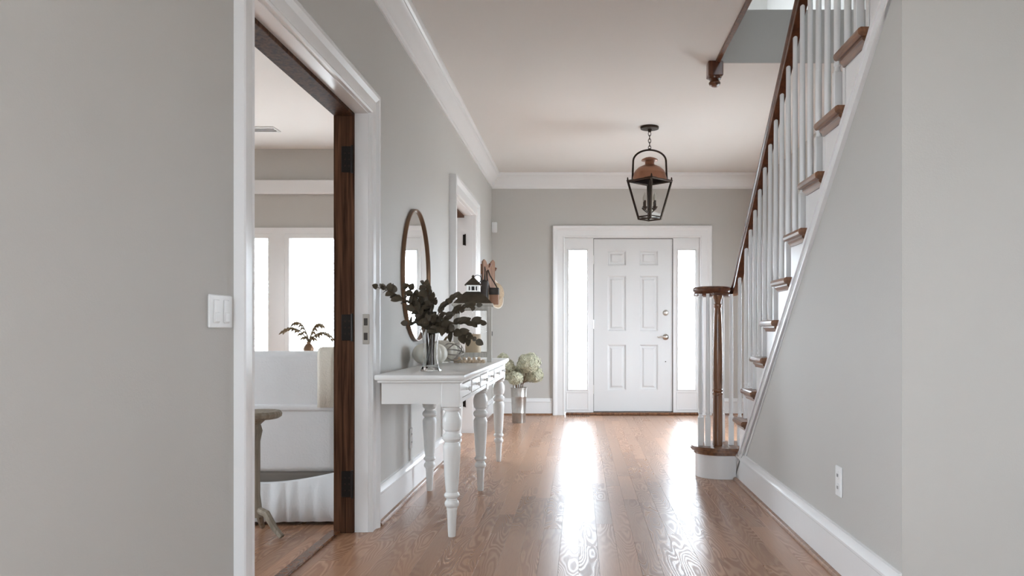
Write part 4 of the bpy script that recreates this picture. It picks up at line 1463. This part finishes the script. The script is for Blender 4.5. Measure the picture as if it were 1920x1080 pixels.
slab(-0.36, 0.37, 0.0, 0.17, 0.255, 0.865, 0.035).build('backrest', CLOTH, ac, smooth=50)
slab(-0.355, 0.365, -0.012, 0.05, 0.565, 0.60, 0.012).build('back_seam', CLOTH, ac, smooth=50)
slab(-0.30, 0.31, 0.15, 0.75, 0.255, 0.47, 0.04).build('seat', CLOTH, ac, smooth=50)
for s_ in (-1, 1):
    slab(s_ * 0.31 - (0.06 if s_ < 0 else 0.0), s_ * 0.31 + (0.0 if s_ < 0 else 0.06), 0.14, 0.74, 0.255, 0.62, 0.028).build('arm', CLOTH, ac, smooth=50)
# skirt flares, its top hem sags like a valance
vs, fs = [], []
n = 40
per = []
ring = [(-0.36, 0.76), (-0.37, -0.015), (0.38, -0.015), (0.38, 0.76)]
for a in range(3):
    p0, p1 = Vector(ring[a]), Vector(ring[a + 1])
    for i in range(n):
        per.append(p0.lerp(p1, i / n))
per.append(Vector(ring[3]))
for i, p in enumerate(per):
    out = Vector((p.x, p.y - 0.37)).normalized()
    t = (i % n) / n
    fold = 0.006 * math.sin(i * 1.7) + (0.012 if abs(t - 0.62) < 0.03 else 0)
    sag = 0.05 * math.sin(PI * t) if n <= i < 2 * n else 0.02 * math.sin(PI * t)
    for z, o_ in ((0.02, 0.035 + fold), (0.12, 0.022 + fold * 0.7), (0.255 - sag, 0.012), (0.262 - sag, 0.0)):
        vs.append((p.x + out.x * o_, p.y + out.y * o_, z))
for i in range(len(per) - 1):
    for k in range(3):
        fs.append((i * 4 + k, (i + 1) * 4 + k, (i + 1) * 4 + k + 1, i * 4 + k + 1))
sk = MB().add(vs, fs).build('skirt', CLOTH, ac, smooth=50)
sm = sk.modifiers.new('thickness', 'SOLIDIFY')
sm.thickness = 0.006
slab(-0.345, 0.355, 0.01, 0.73, 0.06, 0.26, 0.02).build('base_frame', mat('grey_brown_lining', lin(120, 112, 104), 0.9), ac, smooth=50)  # grey-brown frame showing above the sagging skirt hem
for sx in (-0.31, 0.32):
    for sy in (0.05, 0.69):
        MB().lathe([(0, 0), (0.016, 0), (0.024, 0.07), (0, 0.07)], 12, (sx, sy, 0.0005)).build('leg', DARKW, ac)
th = thing('throw_blanket', 'cream folded throw draped over the right end of the armchair back', 'blanket', (-1.275, 4.13, 0.0))
path_t = [(-0.016, 0.585), (-0.014, 0.75), (-0.014, 0.845), (-0.004, 0.872), (0.02, 0.880), (0.12, 0.881), (0.17, 0.872), (0.186, 0.84), (0.187, 0.66)]
vs, fs = [], []
for i, (y, z) in enumerate(path_t):
    for k in range(7):
        vs.append((-0.04 + 0.013 * k, y + 0.002 * math.sin(k * 2.2 + i), z))
for i in range(len(path_t) - 1):
    for k in range(6):
        fs.append((i * 7 + k, i * 7 + k + 1, i * 7 + 8 + k, i * 7 + 7 + k))
bl = MB().add(vs, fs).build('throw_cloth', THROW, th, smooth=60)
sm = bl.modifiers.new('thickness', 'SOLIDIFY')
sm.thickness = 0.012
sm.offset = 0.0

pt = thing('pedestal_table', 'small driftwood pedestal table with curved feet partly behind the door casing', 'table', (-1.525, 3.86, 0))
MB().lathe([(0, 0.555), (0.10, 0.557), (0.115, 0.566), (0.118, 0.58), (0.110, 0.592), (0, 0.593)], 24).build('table_top', TABLEG, pt, smooth=40)
MB().lathe([(0, 0.09), (0.03, 0.095), (0.026, 0.15), (0.02, 0.2), (0.02, 0.45), (0.03, 0.5), (0.022, 0.53), (0.05, 0.556), (0, 0.556)], 20).build('post', TABLEG, pt, smooth=40)
for i in range(3):
    a = -0.35 + i * 2 * PI / 3
    MB().tube([(0.01 * math.cos(a), 0.01 * math.sin(a), 0.13), (0.06 * math.cos(a), 0.06 * math.sin(a), 0.115), (0.11 * math.cos(a), 0.11 * math.sin(a), 0.05), (0.15 * math.cos(a), 0.15 * math.sin(a), 0.014)],
              [0.018, 0.018, 0.015, 0.013], 8).build('foot', TABLEG, pt)

ps = thing('plant_stand', 'white round stand under the window with dried fronds', 'table', (-2.49, 7.5, 0))
MB().lathe([(0, 0.73), (0.24, 0.732), (0.25, 0.742), (0.25, 0.755), (0.24, 0.762), (0, 0.763)], 32).build('stand_top', TABLEW, ps, smooth=40)
MB().lathe([(0, 0), (0.16, 0.0), (0.15, 0.02), (0.04, 0.06), (0.03, 0.2), (0.045, 0.3), (0.03, 0.42), (0.03, 0.68), (0.07, 0.731), (0, 0.731)], 24).build('stand_post', TABLEW, ps, smooth=40)
vz = thing('metal_vase', 'small brown metal vase at the window of the side room', 'vase', (-2.48, 7.5, 0.7635))
MB().lathe([(0, 0), (0.03, 0), (0.045, 0.02), (0.05, 0.045), (0.035, 0.075), (0.018, 0.09), (0.022, 0.105), (0.018, 0.105), (0.014, 0.09), (0.028, 0.07), (0, 0.03)], 24).build('vase_body', MFRAME, vz, smooth=40)
for i, (dx, dz, where) in enumerate(((-0.22, 0.10, 'longest'), (-0.13, 0.17, 'upper'), (0.2, 0.03, 'lowest'), (0.12, 0.15, 'short'))):
    f0 = Vector((-2.48, 7.5, 0.80))
    fr_ = thing('dried_frond', 'dried arching frond in the brown metal vase, the %s one %s' % (where, 'to the left' if dx < 0 else 'to the right'), 'frond', f0, group='fronds in the brown metal vase')
    pts = []
    for j in range(9):
        t = j / 8
        pts.append(Vector((dx * t, 0.02 * math.sin(i + t), 0.06 + 0.1 * t * 0 + 0.30 * t * (1 - t) + dz * t)))
    pts = [Vector((0, 0, 0))] + pts
    MB().tube(pts, [0.008 - 0.0006 * k for k in range(10)], 6).build('rib', FROND, fr_)
    lm_ = MB()
    for j in range(2, 10):
        p = pts[j]
        for s_ in (-1, 1):
            e_ = p + Vector((dx * 0.18, s_ * 0.05, -0.025))
            m_ = p.lerp(e_, 0.5) + Vector((0, 0, 0.012))
            lm_.tube([p, m_, e_], [0.006, 0.012, 0.003], 5)
    fb = lm_.build('leaflets', FROND, fr_)
    fb['kind'] = 'stuff'


# ------------------------------------------------------------------ bare trees outside the side room
def tree(x, y, h, label, seed):
    rd = random.Random(seed)
    root = thing('bare_tree', label, 'tree', (x, y, -0.4))
    tr = MB().tube([(0, 0, 0), (0.05, 0, h * 0.3), (0, 0.05, h * 0.65), (0.08, 0, h)], [0.09, 0.07, 0.045, 0.015], 8)
    tr.build('trunk', BARK, root)
    for i in range(14):
        z = h * (0.25 + 0.72 * i / 14)
        a = rd.uniform(0, 2 * PI)
        ln = rd.uniform(0.4, 1.0) * (1.3 - i / 18)
        bp = MB()
        e_ = Vector((ln * math.cos(a), ln * math.sin(a), z + ln * 0.8))
        s_ = Vector((0.03, 0, z))
        m_ = s_.lerp(e_, 0.5) - Vector((0, 0, 0.08))
        bp.tube([s_, m_, e_], [0.025, 0.016, 0.005], 6)
        for q in range(5):
            t = 0.35 + 0.13 * q
            p = s_.lerp(e_, t)
            a2 = a + rd.uniform(-1.2, 1.2)
            bp.tube([p, p + Vector((0.3 * math.cos(a2), 0.3 * math.sin(a2), rd.uniform(0.1, 0.35)))], [0.010, 0.003], 5)
        bp.build('branch', BARK, root)


tree(-4.9, 15.0, 3.0, 'pale bare tree outside the side room window, nearest the stained jamb', 3)
tree(-7.3, 19.0, 3.4, 'pale bare tree farther off outside the side room windows', 5)
